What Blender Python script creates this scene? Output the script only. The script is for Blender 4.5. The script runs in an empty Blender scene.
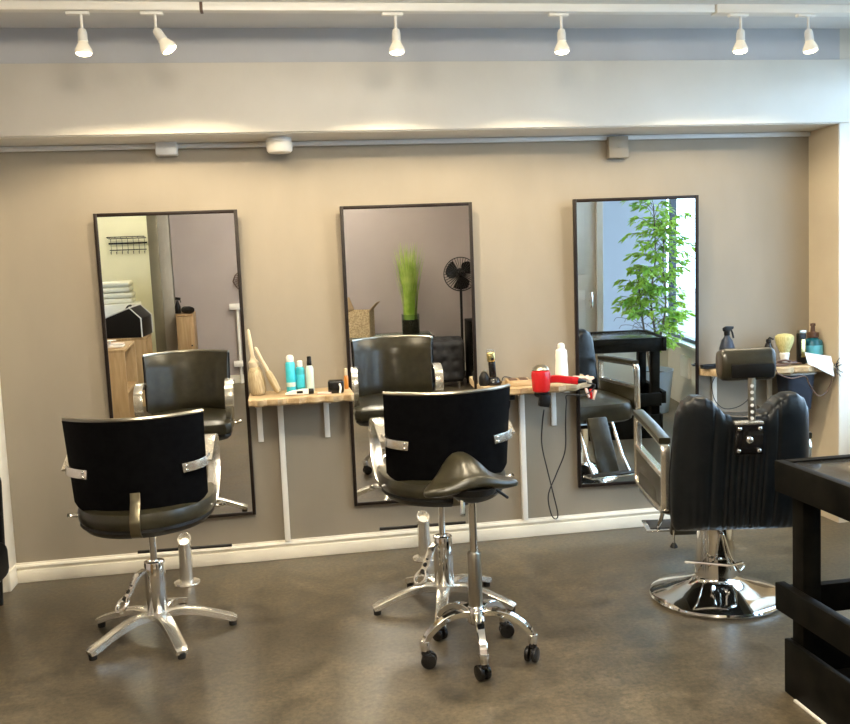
import bpy, bmesh, math, random
from math import sin, cos, pi, radians, sqrt, exp
from mathutils import Vector, Matrix, Euler

random.seed(7)
SC = bpy.context.scene
COL = SC.collection

# ------------------------------------------------------------------ materials
def mat(name, col, rough=0.5, metal=0.0, spec=0.5, emit=None, estr=0.0, trans=0.0, coat=0.0, sheen=0.0):
    m = bpy.data.materials.new(name); m.use_nodes = True
    b = m.node_tree.nodes['Principled BSDF']
    b.inputs['Base Color'].default_value = (*col, 1)
    b.inputs['Roughness'].default_value = rough
    b.inputs['Metallic'].default_value = metal
    b.inputs['Specular IOR Level'].default_value = spec
    b.inputs['Transmission Weight'].default_value = trans
    b.inputs['Coat Weight'].default_value = coat
    if emit:
        b.inputs['Emission Color'].default_value = (*emit, 1)
        b.inputs['Emission Strength'].default_value = estr
    return m

def nodes(m):
    nt = m.node_tree
    return nt, nt.nodes, nt.links, nt.nodes['Principled BSDF']

def noise_mix(m, c1, c2, scale, detail=4, lo=0.35, hi=0.65, stretch=(1, 1, 1), bump=0.0, rough=None, dist=0.0, bscale=None):
    nt, N, L, b = nodes(m)
    tc = N.new('ShaderNodeTexCoord'); mp = N.new('ShaderNodeMapping')
    mp.inputs['Scale'].default_value = stretch
    L.new(tc.outputs['Object'], mp.inputs['Vector'])
    n = N.new('ShaderNodeTexNoise'); n.inputs['Scale'].default_value = scale; n.inputs['Detail'].default_value = detail
    n.inputs['Distortion'].default_value = dist
    L.new(mp.outputs['Vector'], n.inputs['Vector'])
    r = N.new('ShaderNodeValToRGB')
    r.color_ramp.elements[0].position = lo; r.color_ramp.elements[0].color = (*c1, 1)
    r.color_ramp.elements[1].position = hi; r.color_ramp.elements[1].color = (*c2, 1)
    L.new(n.outputs['Fac'], r.inputs['Fac'])
    L.new(r.outputs['Color'], b.inputs['Base Color'])
    if rough:
        mr = N.new('ShaderNodeMapRange'); mr.inputs['To Min'].default_value = rough[0]; mr.inputs['To Max'].default_value = rough[1]
        mr.inputs['From Min'].default_value = 0.3; mr.inputs['From Max'].default_value = 0.7
        L.new(n.outputs['Fac'], mr.inputs['Value']); L.new(mr.outputs['Result'], b.inputs['Roughness'])
    if bump:
        bp = N.new('ShaderNodeBump'); bp.inputs['Strength'].default_value = bump; bp.inputs['Distance'].default_value = 0.004
        src = n
        if bscale:
            src = N.new('ShaderNodeTexNoise'); src.inputs['Scale'].default_value = bscale; src.inputs['Detail'].default_value = 3
            L.new(mp.outputs['Vector'], src.inputs['Vector'])
        L.new(src.outputs['Fac'], bp.inputs['Height']); L.new(bp.outputs['Normal'], b.inputs['Normal'])
    return m

M = {}
M['wall'] = noise_mix(mat('taupe_paint', (.35, .30, .235), .6), (.272, .234, .178), (.292, .250, .191), 3.0, 5, stretch=(2, 2, .8), bump=.05, bscale=90)
M['mauve'] = noise_mix(mat('mauve_grey_paint', (.40, .35, .325), .6), (.39, .34, .32), (.42, .365, .34), 2.0, 4)
M['white_paint'] = noise_mix(mat('warm_white_paint', (.72, .68, .60), .45), (.70, .66, .58), (.74, .70, .62), 4, 4, bump=.03, bscale=60)
M['cream_wall'] = noise_mix(mat('cream_wall_paint', (.80, .76, .56), .55), (.78, .74, .55), (.82, .78, .58), 3, 3)
M['grey_paint'] = noise_mix(mat('grey_blue_paint', (.55, .555, .57), .5), (.53, .535, .55), (.57, .575, .59), 3, 3)
M['ceil'] = noise_mix(mat('ceiling_paint', (.80, .78, .74), .6), (.78, .76, .72), (.82, .80, .76), 4, 3)
M['reveal'] = noise_mix(mat('cream_reveal_paint', (.62, .53, .39), .55), (.60, .51, .375), (.64, .55, .405), 4, 4)
M['jamb'] = noise_mix(mat('olive_grey_paint', (.22, .20, .13), .5), (.21, .19, .125), (.24, .215, .14), 5, 3)
M['skirt'] = noise_mix(mat('cream_skirting_paint', (.88, .83, .71), .30), (.86, .81, .69), (.90, .85, .73), 6, 3)
M['trunk'] = mat('grey_white_plastic', (.74, .74, .72), .4)
M['plastic_white'] = mat('white_plastic', (.88, .85, .78), .35)
M['black_frame'] = noise_mix(mat('dark_brown_wood', (.010, .006, .005), .4, spec=.2), (.010, .006, .005), (.020, .013, .009), 12, 4, stretch=(1, 1, .1))
M['mirror'] = mat('mirror_silver', (.93, .94, .93), .0, 1.0)
M['chrome'] = mat('polished_chrome', (.86, .85, .82), .07, 1.0)
M['alu'] = mat('satin_aluminium', (.86, .83, .76), .24, .85)
M['chrome_soft'] = mat('worn_chrome', (.80, .76, .68), .18, .9)
M['bronze'] = mat('dark_bronze_steel', (.20, .175, .115), .3, .9)
M['dark_chrome'] = mat('brushed_steel', (.42, .39, .32), .28, 1.0)
M['shell'] = noise_mix(mat('black_vinyl', (.004, .004, .005), .5, spec=.05), (.002, .002, .0025), (.004, .004, .0045), 40, 3, bump=.1, bscale=300)
M['leather'] = noise_mix(mat('olive_black_leather', (.03, .026, .012), .30, spec=.6), (.022, .019, .009), (.036, .031, .016), 25, 4, bump=.12, bscale=220)
M['barber'] = noise_mix(mat('black_leatherette', (.004, .006, .008), .34, spec=.42), (.002, .004, .006), (.006, .008, .010), 20, 4, bump=.12, bscale=240)
M['black'] = mat('black_plastic', (.008, .0075, .007), .4, spec=.25)
M['rubber'] = mat('black_rubber', (.012, .011, .010), .6)
M['gloss_black'] = mat('glossy_black_plastic', (.010, .009, .009), .12)
M['table_wood'] = noise_mix(mat('black_painted_timber', (.008, .007, .006), .5, spec=.06), (.002, .002, .0015), (.008, .007, .005), 14, 5, stretch=(1, 1, 1), bump=.2)
M['table_top'] = noise_mix(mat('worn_grey_black_top', (.05, .048, .045), .12, spec=.8), (.035, .034, .032), (.075, .072, .068), 9, 5, rough=(.08, .2))
M['plank'] = noise_mix(mat('rough_sawn_pine', (.50, .36, .20), .6), (.36, .24, .12), (.62, .47, .28), 7, 7, .3, .7, stretch=(1, 7, 7), bump=.5, dist=.6)
M['ply'] = noise_mix(mat('oiled_oak', (.42, .27, .12), .5), (.33, .20, .085), (.50, .34, .17), 5, 6, .3, .7, stretch=(6, 6, .7), dist=.6)
M['bristle_beige'] = noise_mix(mat('beige_bristle', (.42, .33, .19), .7), (.34, .26, .14), (.52, .42, .26), 30, 4, stretch=(6, 6, .5))
M['beige'] = mat('beige_plastic', (.62, .52, .36), .4)
M['aqua'] = mat('aqua_metallic_can', (.05, .50, .62), .28)
M['teal'] = mat('teal_plastic', (.03, .36, .42), .3)
M['mint'] = mat('pale_mint_bottle', (.55, .66, .60), .25)
M['amber'] = mat('amber_plastic', (.50, .19, .03), .3)
M['gold'] = mat('pale_gold_metal', (.75, .62, .28), .25, 1.0)
M['red'] = mat('red_glossy_plastic', (.50, .012, .014), .2, coat=.4)
M['pink'] = mat('pink_towel', (.72, .53, .45), .8)
M['paper'] = mat('white_paper', (.80, .80, .80), .7)
M['yellow_bristle'] = noise_mix(mat('yellow_bristles', (.58, .52, .22), .7), (.48, .42, .15), (.68, .62, .30), 40, 4, stretch=(5, 5, .5))
M['deep_teal'] = mat('deep_teal_bottle', (.01, .12, .16), .25)
M['cyan_label'] = mat('cyan_label', (.10, .42, .52), .4)
M['navy'] = mat('navy_grey_plastic', (.028, .036, .055), .4, spec=.3)
M['brown_plastic'] = mat('brown_plastic', (.10, .05, .03), .4)
M['card'] = noise_mix(mat('corrugated_card', (.45, .31, .16), .8), (.42, .28, .14), (.48, .34, .18), 10, 3)
M['wicker'] = noise_mix(mat('woven_wicker', (.50, .38, .20), .7), (.35, .25, .12), (.62, .48, .28), 60, 2, bump=.4)
M['pot'] = noise_mix(mat('blue_grey_glazed_pot', (.38, .48, .58), .35), (.36, .46, .56), (.41, .51, .61), 4, 3)
M['soil'] = noise_mix(mat('potting_soil', (.03, .02, .012), .9), (.02, .013, .008), (.05, .035, .02), 40, 4, bump=.5)
M['bark'] = noise_mix(mat('grey_brown_bark', (.12, .09, .06), .8), (.08, .06, .04), (.17, .13, .09), 14, 5, bump=.4)
M['grass'] = noise_mix(mat('bright_grass_green', (.32, .48, .06), .5), (.22, .38, .03), (.52, .66, .16), 6, 3)
def leaf_mat(name, a, b_):
    m = mat(name, a, .4)
    noise_mix(m, a, b_, 5, 3)
    nt, N, L, b = nodes(m)
    tr = N.new('ShaderNodeBsdfTranslucent'); tr.inputs['Color'].default_value = (b_[0] * 1.3, b_[1] * 1.3, b_[2], 1)
    mx = N.new('ShaderNodeMixShader'); mx.inputs['Fac'].default_value = .35
    L.new(b.outputs['BSDF'], mx.inputs[1]); L.new(tr.outputs['BSDF'], mx.inputs[2])
    L.new(mx.outputs['Shader'], N['Material Output'].inputs['Surface'])
    return m
M['leaf'] = leaf_mat('ficus_leaf_green', (.08, .25, .035), (.38, .55, .09))
M['velvet'] = noise_mix(mat('black_velvet', (.02, .02, .022), .6), (.015, .015, .018), (.05, .05, .055), 8, 3)
M['casing'] = noise_mix(mat('pale_greige_paint', (.44, .41, .34), .5), (.42, .39, .325), (.46, .43, .36), 5, 3)
M['door'] = noise_mix(mat('beige_grey_door_paint', (.48, .43, .36), .45), (.46, .41, .34), (.50, .45, .38), 5, 3)
M['win_frame'] = mat('dark_window_frame', (.03, .04, .05), .35)
M['low_wall'] = noise_mix(mat('pale_cream_paint', (.70, .68, .60), .5), (.68, .66, .58), (.72, .70, .62), 4, 3)
M['sill'] = mat('pale_sill_paint', (.72, .74, .74), .35)
M['facade'] = noise_mix(mat('pale_render', (.75, .78, .80), .8), (.72, .75, .77), (.78, .81, .83), 1.5, 4)
M['pavement'] = noise_mix(mat('grey_pavement', (.35, .36, .37), .8), (.30, .31, .32), (.40, .41, .42), 3, 5)
M['towel'] = mat('white_towelling', (.82, .80, .70), .9)
M['bulb'] = mat('lit_reflector_face', (1, .9, .7), .3, emit=(1, .82, .52), estr=14)
M['bulb_glass'] = mat('silvered_bulb_glass', (.85, .80, .68), .15, .3, emit=(1, .84, .58), estr=.35)

# clear architectural glass: mostly transparent with a gloss on top
def glass_mat(name, tint, gloss=.08, diffuse=0.0):
    m = bpy.data.materials.new(name); m.use_nodes = True
    N = m.node_tree.nodes; L = m.node_tree.links; N.clear()
    out = N.new('ShaderNodeOutputMaterial'); tr = N.new('ShaderNodeBsdfTransparent'); tr.inputs['Color'].default_value = (*tint, 1)
    gl = N.new('ShaderNodeBsdfGlossy'); gl.inputs['Roughness'].default_value = .02
    fr = N.new('ShaderNodeFresnel'); fr.inputs['IOR'].default_value = 1.45
    mx = N.new('ShaderNodeMixShader')
    ge = N.new('ShaderNodeNewGeometry'); iv = N.new('ShaderNodeMath'); iv.operation = 'SUBTRACT'; iv.inputs[0].default_value = 1
    mu = N.new('ShaderNodeMath'); mu.operation = 'MULTIPLY'
    L.new(ge.outputs['Backfacing'], iv.inputs[1]); L.new(iv.outputs[0], mu.inputs[0]); L.new(fr.outputs['Fac'], mu.inputs[1])
    L.new(mu.outputs[0], mx.inputs['Fac']); L.new(tr.outputs['BSDF'], mx.inputs[1]); L.new(gl.outputs['BSDF'], mx.inputs[2])
    last = mx
    if diffuse:
        td = N.new('ShaderNodeBsdfTranslucent'); td.inputs['Color'].default_value = (.46, .475, .49, 1)
        m2 = N.new('ShaderNodeMixShader'); m2.inputs['Fac'].default_value = diffuse
        L.new(mx.outputs['Shader'], m2.inputs[1]); L.new(td.outputs['BSDF'], m2.inputs[2]); last = m2
    L.new(last.outputs['Shader'], out.inputs['Surface'])
    return m
M['glass'] = glass_mat('window_glass', (.95, .97, .98))
M['frosted'] = glass_mat('frosted_window_film', (.95, .97, 1), diffuse=.95)
M['vase_glass'] = glass_mat('vase_glass', (.80, .86, .82))

# polished concrete floor with mottling and scuffs
def floor_mat():
    m = mat('polished_dark_concrete', (.10, .085, .06), .3)
    nt, N, L, b = nodes(m)
    tc = N.new('ShaderNodeTexCoord')
    n1 = N.new('ShaderNodeTexNoise'); n1.inputs['Scale'].default_value = 1.3; n1.inputs['Detail'].default_value = 4; n1.inputs['Roughness'].default_value = .5
    n2 = N.new('ShaderNodeTexNoise'); n2.inputs['Scale'].default_value = 9; n2.inputs['Detail'].default_value = 8; n2.inputs['Roughness'].default_value = .68
    n3 = N.new('ShaderNodeTexNoise'); n3.inputs['Scale'].default_value = 160; n3.inputs['Detail'].default_value = 2
    n4 = N.new('ShaderNodeTexNoise'); n4.inputs['Scale'].default_value = 55; n4.inputs['Detail'].default_value = 4; n4.inputs['Roughness'].default_value = .7
    for n in (n1, n2, n3, n4): L.new(tc.outputs['Object'], n.inputs['Vector'])
    r1 = N.new('ShaderNodeValToRGB'); r1.color_ramp.elements[0].position = .3; r1.color_ramp.elements[1].position = .72
    r1.color_ramp.elements[0].color = (.055, .044, .028, 1); r1.color_ramp.elements[1].color = (.130, .106, .070, 1)
    L.new(n1.outputs['Fac'], r1.inputs['Fac'])
    r2 = N.new('ShaderNodeValToRGB'); r2.color_ramp.elements[0].position = .3; r2.color_ramp.elements[1].position = .75
    r2.color_ramp.elements[0].color = (.55, .55, .55, 1); r2.color_ramp.elements[1].color = (1.5, 1.47, 1.42, 1)
    L.new(n2.outputs['Fac'], r2.inputs['Fac'])
    mx = N.new('ShaderNodeMix'); mx.data_type = 'RGBA'; mx.blend_type = 'MULTIPLY'; mx.inputs['Factor'].default_value = 1
    L.new(r1.outputs['Color'], mx.inputs['A']); L.new(r2.outputs['Color'], mx.inputs['B'])
    r3 = N.new('ShaderNodeValToRGB'); r3.color_ramp.elements[0].position = .66; r3.color_ramp.elements[1].position = .72
    r3.color_ramp.elements[0].color = (0, 0, 0, 1); r3.color_ramp.elements[1].color = (.5, .5, .5, 1)
    L.new(n3.outputs['Fac'], r3.inputs['Fac'])
    mx2 = N.new('ShaderNodeMix'); mx2.data_type = 'RGBA'
    L.new(r3.outputs['Color'], mx2.inputs['Factor']); L.new(mx.outputs['Result'], mx2.inputs['A']); mx2.inputs['B'].default_value = (.20, .18, .14, 1)
    r4 = N.new('ShaderNodeValToRGB'); r4.color_ramp.elements[0].position = .25; r4.color_ramp.elements[1].position = .75
    r4.color_ramp.elements[0].color = (.45, .45, .45, 1); r4.color_ramp.elements[1].color = (1.6, 1.58, 1.52, 1)
    L.new(n4.outputs['Fac'], r4.inputs['Fac'])
    mx3 = N.new('ShaderNodeMix'); mx3.data_type = 'RGBA'; mx3.blend_type = 'MULTIPLY'; mx3.inputs['Factor'].default_value = 1
    L.new(mx2.outputs['Result'], mx3.inputs['A']); L.new(r4.outputs['Color'], mx3.inputs['B'])
    L.new(mx3.outputs['Result'], b.inputs['Base Color'])
    mr = N.new('ShaderNodeMapRange'); mr.inputs['From Min'].default_value = .3; mr.inputs['From Max'].default_value = .7
    mr.inputs['To Min'].default_value = .28; mr.inputs['To Max'].default_value = .40
    L.new(n2.outputs['Fac'], mr.inputs['Value']); L.new(mr.outputs['Result'], b.inputs['Roughness'])
    bp = N.new('ShaderNodeBump'); bp.inputs['Strength'].default_value = .012; bp.inputs['Distance'].default_value = .002
    L.new(n2.outputs['Fac'], bp.inputs['Height']); L.new(bp.outputs['Normal'], b.inputs['Normal'])
    return m
M['floor'] = floor_mat()

# ------------------------------------------------------------------ mesh builder
class B:
    def __init__(self): self.bm = bmesh.new()
    def _merge(self, t):
        me = bpy.data.meshes.new('tmp'); t.to_mesh(me); t.free(); self.bm.from_mesh(me); bpy.data.meshes.remove(me)
    def box(self, c, s, rot=(0, 0, 0), bev=0.0, seg=2):
        t = bmesh.new(); bmesh.ops.create_cube(t, size=1)
        bmesh.ops.scale(t, vec=s, verts=t.verts)
        if bev: bmesh.ops.bevel(t, geom=list(t.edges), offset=min(bev, min(s) * .49), segments=seg, affect='EDGES', profile=.5)
        bmesh.ops.transform(t, matrix=Matrix.Translation(c) @ Euler(rot).to_matrix().to_4x4(), verts=t.verts)
        self._merge(t); return self
    def span(self, x0, x1, y0, y1, z0, z1, bev=0.0):
        return self.box(((x0 + x1) / 2, (y0 + y1) / 2, (z0 + z1) / 2), (abs(x1 - x0), abs(y1 - y0), abs(z1 - z0)), bev=bev)
    def rings(self, rings, cap=True, closed=False):
        t = self.bm; vs = [[t.verts.new(p) for p in r] for r in rings]; n = len(vs[0])
        R = len(vs)
        for i in range(R if closed else R - 1):
            a, b = vs[i], vs[(i + 1) % R]
            for j in range(n):
                try: t.faces.new((a[j], a[(j + 1) % n], b[(j + 1) % n], b[j]))
                except ValueError: pass
        if cap and not closed:
            t.faces.new(vs[0][::-1]); t.faces.new(vs[-1])
        return self
    def lathe(self, prof, c=(0, 0, 0), seg=32, axis=(0, 0, 1), cap=True):
        q = Vector((0, 0, 1)).rotation_difference(Vector(axis).normalized())
        rs = []
        for r, z in prof:
            r = max(r, 1e-4)
            rs.append([Vector(c) + q @ Vector((r * cos(2 * pi * k / seg), r * sin(2 * pi * k / seg), z)) for k in range(seg)])
        return self.rings(rs, cap)
    def cyl(self, p0, p1, r0, r1=None, seg=24, bev=0.0):
        p0 = Vector(p0); p1 = Vector(p1); r1 = r0 if r1 is None else r1; h = (p1 - p0).length
        if bev: prof = [(r0 - bev, 0), (r0 - bev * .3, bev * .3), (r0, bev), (r1, h - bev), (r1 - bev * .3, h - bev * .3), (r1 - bev, h)]
        else: prof = [(r0, 0), (r1, h)]
        return self.lathe(prof, p0, seg, p1 - p0)
    def tube(self, pts, r, seg=10, closed=False, flat=None, up=None, cap=True):
        pts = [Vector(p) for p in pts]; n = len(pts); rs = []
        prev = None
        for i, p in enumerate(pts):
            if closed: t = pts[(i + 1) % n] - pts[i - 1]
            else: t = pts[min(i + 1, n - 1)] - pts[max(i - 1, 0)]
            t.normalize()
            if up is not None:
                a = Vector(up); a = (a - t * a.dot(t)).normalized()
            elif prev is None:
                a = t.orthogonal().normalized()
            else:
                a = (prev - t * prev.dot(t)).normalized()
            prev = a; b = t.cross(a)
            if flat:
                w, h = flat if not isinstance(flat[0], (tuple, list)) else flat[i]
                k = .8
                ring = [(w, h * k), (w * k, h), (-w * k, h), (-w, h * k), (-w, -h * k), (-w * k, -h), (w * k, -h), (w, -h * k)]
                rs.append([p + a * x * .5 + b * y * .5 for x, y in ring])
            else:
                rr = r[i] if isinstance(r, (list, tuple)) else r
                rs.append([p + (a * cos(2 * pi * k / seg) + b * sin(2 * pi * k / seg)) * rr for k in range(seg)])
        return self.rings(rs, cap, closed)
    def prism(self, poly, h, mtx=None, bev=0.0):
        t = bmesh.new(); vs = [t.verts.new((x, y, 0)) for x, y in poly]
        f = t.faces.new(vs); r = bmesh.ops.extrude_face_region(t, geom=[f])
        bmesh.ops.translate(t, vec=(0, 0, h), verts=[v for v in r['geom'] if isinstance(v, bmesh.types.BMVert)])
        bmesh.ops.recalc_face_normals(t, faces=t.faces)
        if bev: bmesh.ops.bevel(t, geom=[e for e in t.edges if e.calc_face_angle(0) > .6], offset=bev, segments=2, affect='EDGES', profile=.5)
        if mtx is not None: bmesh.ops.transform(t, matrix=mtx, verts=t.verts)
        self._merge(t); return self
    def sphere(self, c, r, s=(1, 1, 1), seg=20, rot=(0, 0, 0)):
        t = bmesh.new(); bmesh.ops.create_uvsphere(t, u_segments=seg, v_segments=max(6, seg // 2), radius=r)
        bmesh.ops.scale(t, vec=s, verts=t.verts)
        bmesh.ops.transform(t, matrix=Matrix.Translation(c) @ Euler(rot).to_matrix().to_4x4(), verts=t.verts)
        self._merge(t); return self
    def grid(self, P, thick=None):
        """P[i][j] points; thick: offset vector function (i, j) -> Vector for the other side of a solid sheet"""
        t = self.bm; n = len(P); m = len(P[0])
        A = [[t.verts.new(p) for p in row] for row in P]
        for i in range(n - 1):
            for j in range(m - 1): t.faces.new((A[i][j], A[i][j + 1], A[i + 1][j + 1], A[i + 1][j]))
        if thick:
            C = [[t.verts.new(Vector(P[i][j]) + thick(i, j)) for j in range(m)] for i in range(n)]
            for i in range(n - 1):
                for j in range(m - 1): t.faces.new((C[i][j], C[i + 1][j], C[i + 1][j + 1], C[i][j + 1]))
            for i in range(n - 1):
                t.faces.new((A[i][0], A[i + 1][0], C[i + 1][0], C[i][0])); t.faces.new((A[i][-1], C[i][-1], C[i + 1][-1], A[i + 1][-1]))
            for j in range(m - 1):
                t.faces.new((A[0][j], C[0][j], C[0][j + 1], A[0][j + 1])); t.faces.new((A[-1][j], A[-1][j + 1], C[-1][j + 1], C[-1][j]))
        return self
    def quad(self, *p):
        self.bm.faces.new([self.bm.verts.new(q) for q in p]); return self
    def build(self, name, m, parent=None, angle=35, loc=None, rot=None, recalc=True):
        if recalc: bmesh.ops.recalc_face_normals(self.bm, faces=self.bm.faces)
        me = bpy.data.meshes.new(name); self.bm.to_mesh(me); self.bm.free()
        me.materials.append(M[m] if isinstance(m, str) else m)
        for p in me.polygons: p.use_smooth = True
        me.set_sharp_from_angle(angle=radians(angle))
        o = bpy.data.objects.new(name, me); COL.objects.link(o)
        if parent: o.parent = parent
        if loc is not None: o.location = loc
        if rot is not None: o.rotation_euler = rot
        return o

def tag(o, label=None, cat=None, group=None, kind=None):
    if label: o['label'] = label
    if cat: o['category'] = cat
    if group: o['group'] = group
    if kind: o['kind'] = kind
    return o
def thing(name, label, cat, loc=(0, 0, 0), rz=0.0, group=None, rot=None):
    o = bpy.data.objects.new(name, None); COL.objects.link(o); o.empty_display_size = .05
    o.location = loc; o.rotation_euler = rot if rot else (0, 0, rz)
    return tag(o, label, cat, group)
def struct(name, b, m, parent=None):
    o = b.build(name, m, parent)
    if not parent: o['kind'] = 'structure'
    return o
def copy_tree(o, parent=None):
    c = o.copy(); COL.objects.link(c)
    if parent: c.parent = parent
    for ch in list(o.children): copy_tree(ch, c)
    return c
def again(src, label, loc, rz=0.0, rot=None):
    c = copy_tree(src); c.location = loc; c.rotation_euler = rot if rot else (0, 0, rz); c['label'] = label
    return c
def arc(c, r, a0, a1, n, plane='xz'):
    out = []
    for i in range(n + 1):
        a = a0 + (a1 - a0) * i / n; u, v = r * cos(a), r * sin(a)
        out.append(Vector(c) + (Vector((u, 0, v)) if plane == 'xz' else Vector((0, u, v)) if plane == 'yz' else Vector((u, v, 0))))
    return out
def smooth_path(pts, n=8):
    P = [Vector(p) for p in pts]; P = [P[0] * 2 - P[1]] + P + [P[-1] * 2 - P[-2]]; out = []
    for i in range(1, len(P) - 2):
        for k in range(n):
            t = k / n; a, b, c, d = P[i - 1:i + 3]
            out.append(.5 * ((2 * b) + (c - a) * t + (2 * a - 5 * b + 4 * c - d) * t * t + (3 * b - a - 3 * c + d) * t ** 3))
    out.append(P[-2]); return out

# ------------------------------------------------------------------ the room
XL, XR, YB, ZC = -2.25, 3.12, -5.4, 2.53
YC, XD = -3.45, 1.90                                   # corner of the shop window, side of the entrance
RX0, RX1, RD, ZB = -1.311, 2.863, .265, 2.068        # the recess behind the mirrors

struct('floor', B().span(-4.2, 4.2, -7.6, .3, -.12, 0), 'floor')
struct('wall_back', B().span(RX0 - .2, RX1 + .2, 0, .2, 0, ZC + .2), 'wall')
struct('wall_recess_right', B().span(RX1, XR + .12, -RD, 0, 0, ZC), 'white_paint')
struct('trim_reveal', B().span(RX1 - .004, RX1, -RD + .004, 0, 0, ZB), 'reveal')
struct('wall_recess_left', B().span(XL - .2, RX0, -.142, 0, 0, ZC), 'skirt')
struct('beam_end', B().span(XL - .2, RX0, -RD, -.142, ZB, ZC), 'white_paint')
b = B().span(RX0, RX1, -RD, 0, ZB, ZC + .1)
struct('wall_upper', b, 'grey_paint')
struct('trim_beam', B().span(XL, XR, -RD - .014, -RD, ZB, 2.377, bev=.003), 'white_paint')
struct('trim_beam_soffit', B().span(RX0 + .004, RX1 - .004, -RD, -.002, ZB - .004, ZB), 'white_paint')
struct('ceiling', B().span(-4.2, XR + .1, -7.6, .2, ZC, ZC + .15), 'ceil')
struct('ceiling_lower_panel', B().span(XL, XR, YB, -.84, 2.475, ZC), 'ceil')
struct('wall_left', B().span(XL - .15, XL, YB, -.142, 0, ZC), 'mauve')
# rear wall (behind the photographer) with an opening to a back room on the left
struct('wall_rear', B().span(-1.03, XD, YB - .12, YB, 0, ZC), 'mauve')
struct('wall_rear_left', B().span(XL, -2.02, YB - .12, YB, 0, ZC), 'mauve')
struct('trim_jamb', B().span(-1.255, -1.155, YB - .14, YB + .03, 0, ZC, bev=.003), 'jamb')
struct('trim_jamb_casing', B().span(-1.155, -1.040, YB - .12, YB + .012, 0, ZC, bev=.003), 'casing')
struct('wall_back_room', B().span(-4.2, .4, -7.5, -7.38, 0, ZC), 'cream_wall')
struct('wall_back_room_side', B().span(-.85, -.75, -7.38, YB - .12, 0, ZC), 'cream_wall')
struct('wall_back_room_left', B().span(-2.75, -2.65, -7.38, YB - .12, 0, ZC), 'cream_wall')
struct('baseboard_rear', B().span(-1.0, XD, YB, YB + .016, 0, .09, bev=.004), 'skirt')
# entrance recess and corner shop window on the right
struct('wall_entrance_side', B().span(XD, XD + .1, YB, YC - .06, 0, ZC), 'mauve')
struct('wall_entrance_head', B().span(XD, 2.53, YC - .06, YC + .06, 2.15, ZC), 'white_paint')
d = struct('door_1', B().span(XD + .04, 2.46, YC - .03, YC + .02, .01, 2.13, bev=.003), 'door')
struct('door_frame', B().span(XD, XD + .04, YC - .06, YC + .06, 0, 2.15).span(2.46, 2.515, YC - .06, YC + .06, 0, 2.15), 'door', d)
struct('door_panel_moulding', B().span(XD + .11, 2.36, YC + .018, YC + .028, 1.14, 1.95, bev=.004).span(XD + .11, 2.36, YC + .018, YC + .028, .25, 1.0, bev=.004), 'door', d)
struct('door_handle', B().cyl((2.405, YC + .02, .90), (2.405, YC + .08, .90), .010).tube(smooth_path([(2.405, YC + .078, .84), (2.405, YC + .088, .87), (2.405, YC + .088, .93), (2.405, YC + .078, .98)]), .012), 'chrome', d)
WZ0, WZ1 = .54, 2.40
struct('wall_right', B().span(XR, XR + .12, YC, -RD, 0, WZ0).span(XR, XR + .12, YC, -RD, WZ1, ZC), 'low_wall')
struct('wall_corner', B().span(2.515, XR + .12, YC - .11, YC, 0, WZ0).span(2.515, XR + .12, YC - .11, YC, WZ1, ZC), 'low_wall')
struct('trim_sill', B().span(XR - .07, XR + .02, YC, -RD, WZ0, WZ0 + .025, bev=.004).span(2.515, XR - .07, YC - .02, YC + .07, WZ0, WZ0 + .025, bev=.004), 'sill')
w1 = struct('window_1', B().span(XR + .03, XR + .036, YC + .03, -RD, WZ0, WZ1), 'glass')
f = B()
for y in (YC + .01, -1.85, -RD - .03): f.span(XR + .005, XR + .06, y - .025, y + .025, WZ0 + .025, WZ1)
f.span(XR + .005, XR + .06, YC, -RD, WZ0 + .025, WZ0 + .055).span(XR + .005, XR + .06, YC, -RD, WZ1 - .04, WZ1)
struct('window_frame', f, 'win_frame', w1)
w2 = struct('window_2', B().span(2.54, XR, YC - .062, YC - .056, WZ0, WZ1), 'frosted')
f = B().span(2.515, 2.54, YC - .09, YC - .03, WZ0, WZ1).span(2.515, XR, YC - .09, YC - .03, WZ0 + .02, WZ0 + .035).span(2.515, XR, YC - .09, YC - .03, WZ1 - .03, WZ1)
struct('window_frame', f, 'sill', w2)
o = tag(B().span(XR - .025, XR, -3.05, -2.85, .26, .44, bev=.004).build('socket_panel', 'plastic_white'), 'white socket panel low on the wall beside the potted tree', 'socket')
# the street outside
struct('ground', B().span(1.9, 30, -16, 8, -.135, -.12), 'pavement')
struct('exterior_house', B().span(20, 21, -14, 8, -.12, 3.2), 'facade')
# skirting of the recess
b = B().span(RX0, RX1, -.016, 0, 0, .062, bev=.002).span(RX0, RX1, -.024, 0, .0, .060, bev=.003)
b.tube([(RX0, -.012, .078), (RX1, -.012, .078)], .012, 8).span(RX0, RX1, -.014, 0, .06, .095, bev=.004)
struct('baseboard_back', b, 'skirt')
struct('baseboard_left', B().span(RX0, RX0 + .016, -.142, -.024, 0, .095, bev=.003), 'skirt')
struct('trim_reveal_left', B().span(RX0, RX0 + .010, -.141, -.001, .095, ZB - .004, bev=.002), 'skirt')
struct('trim_cable_trunking', B().span(RX0 + .011, RX1 - .005, -.022, 0, 2.040, 2.062, bev=.003), 'trunk')

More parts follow.
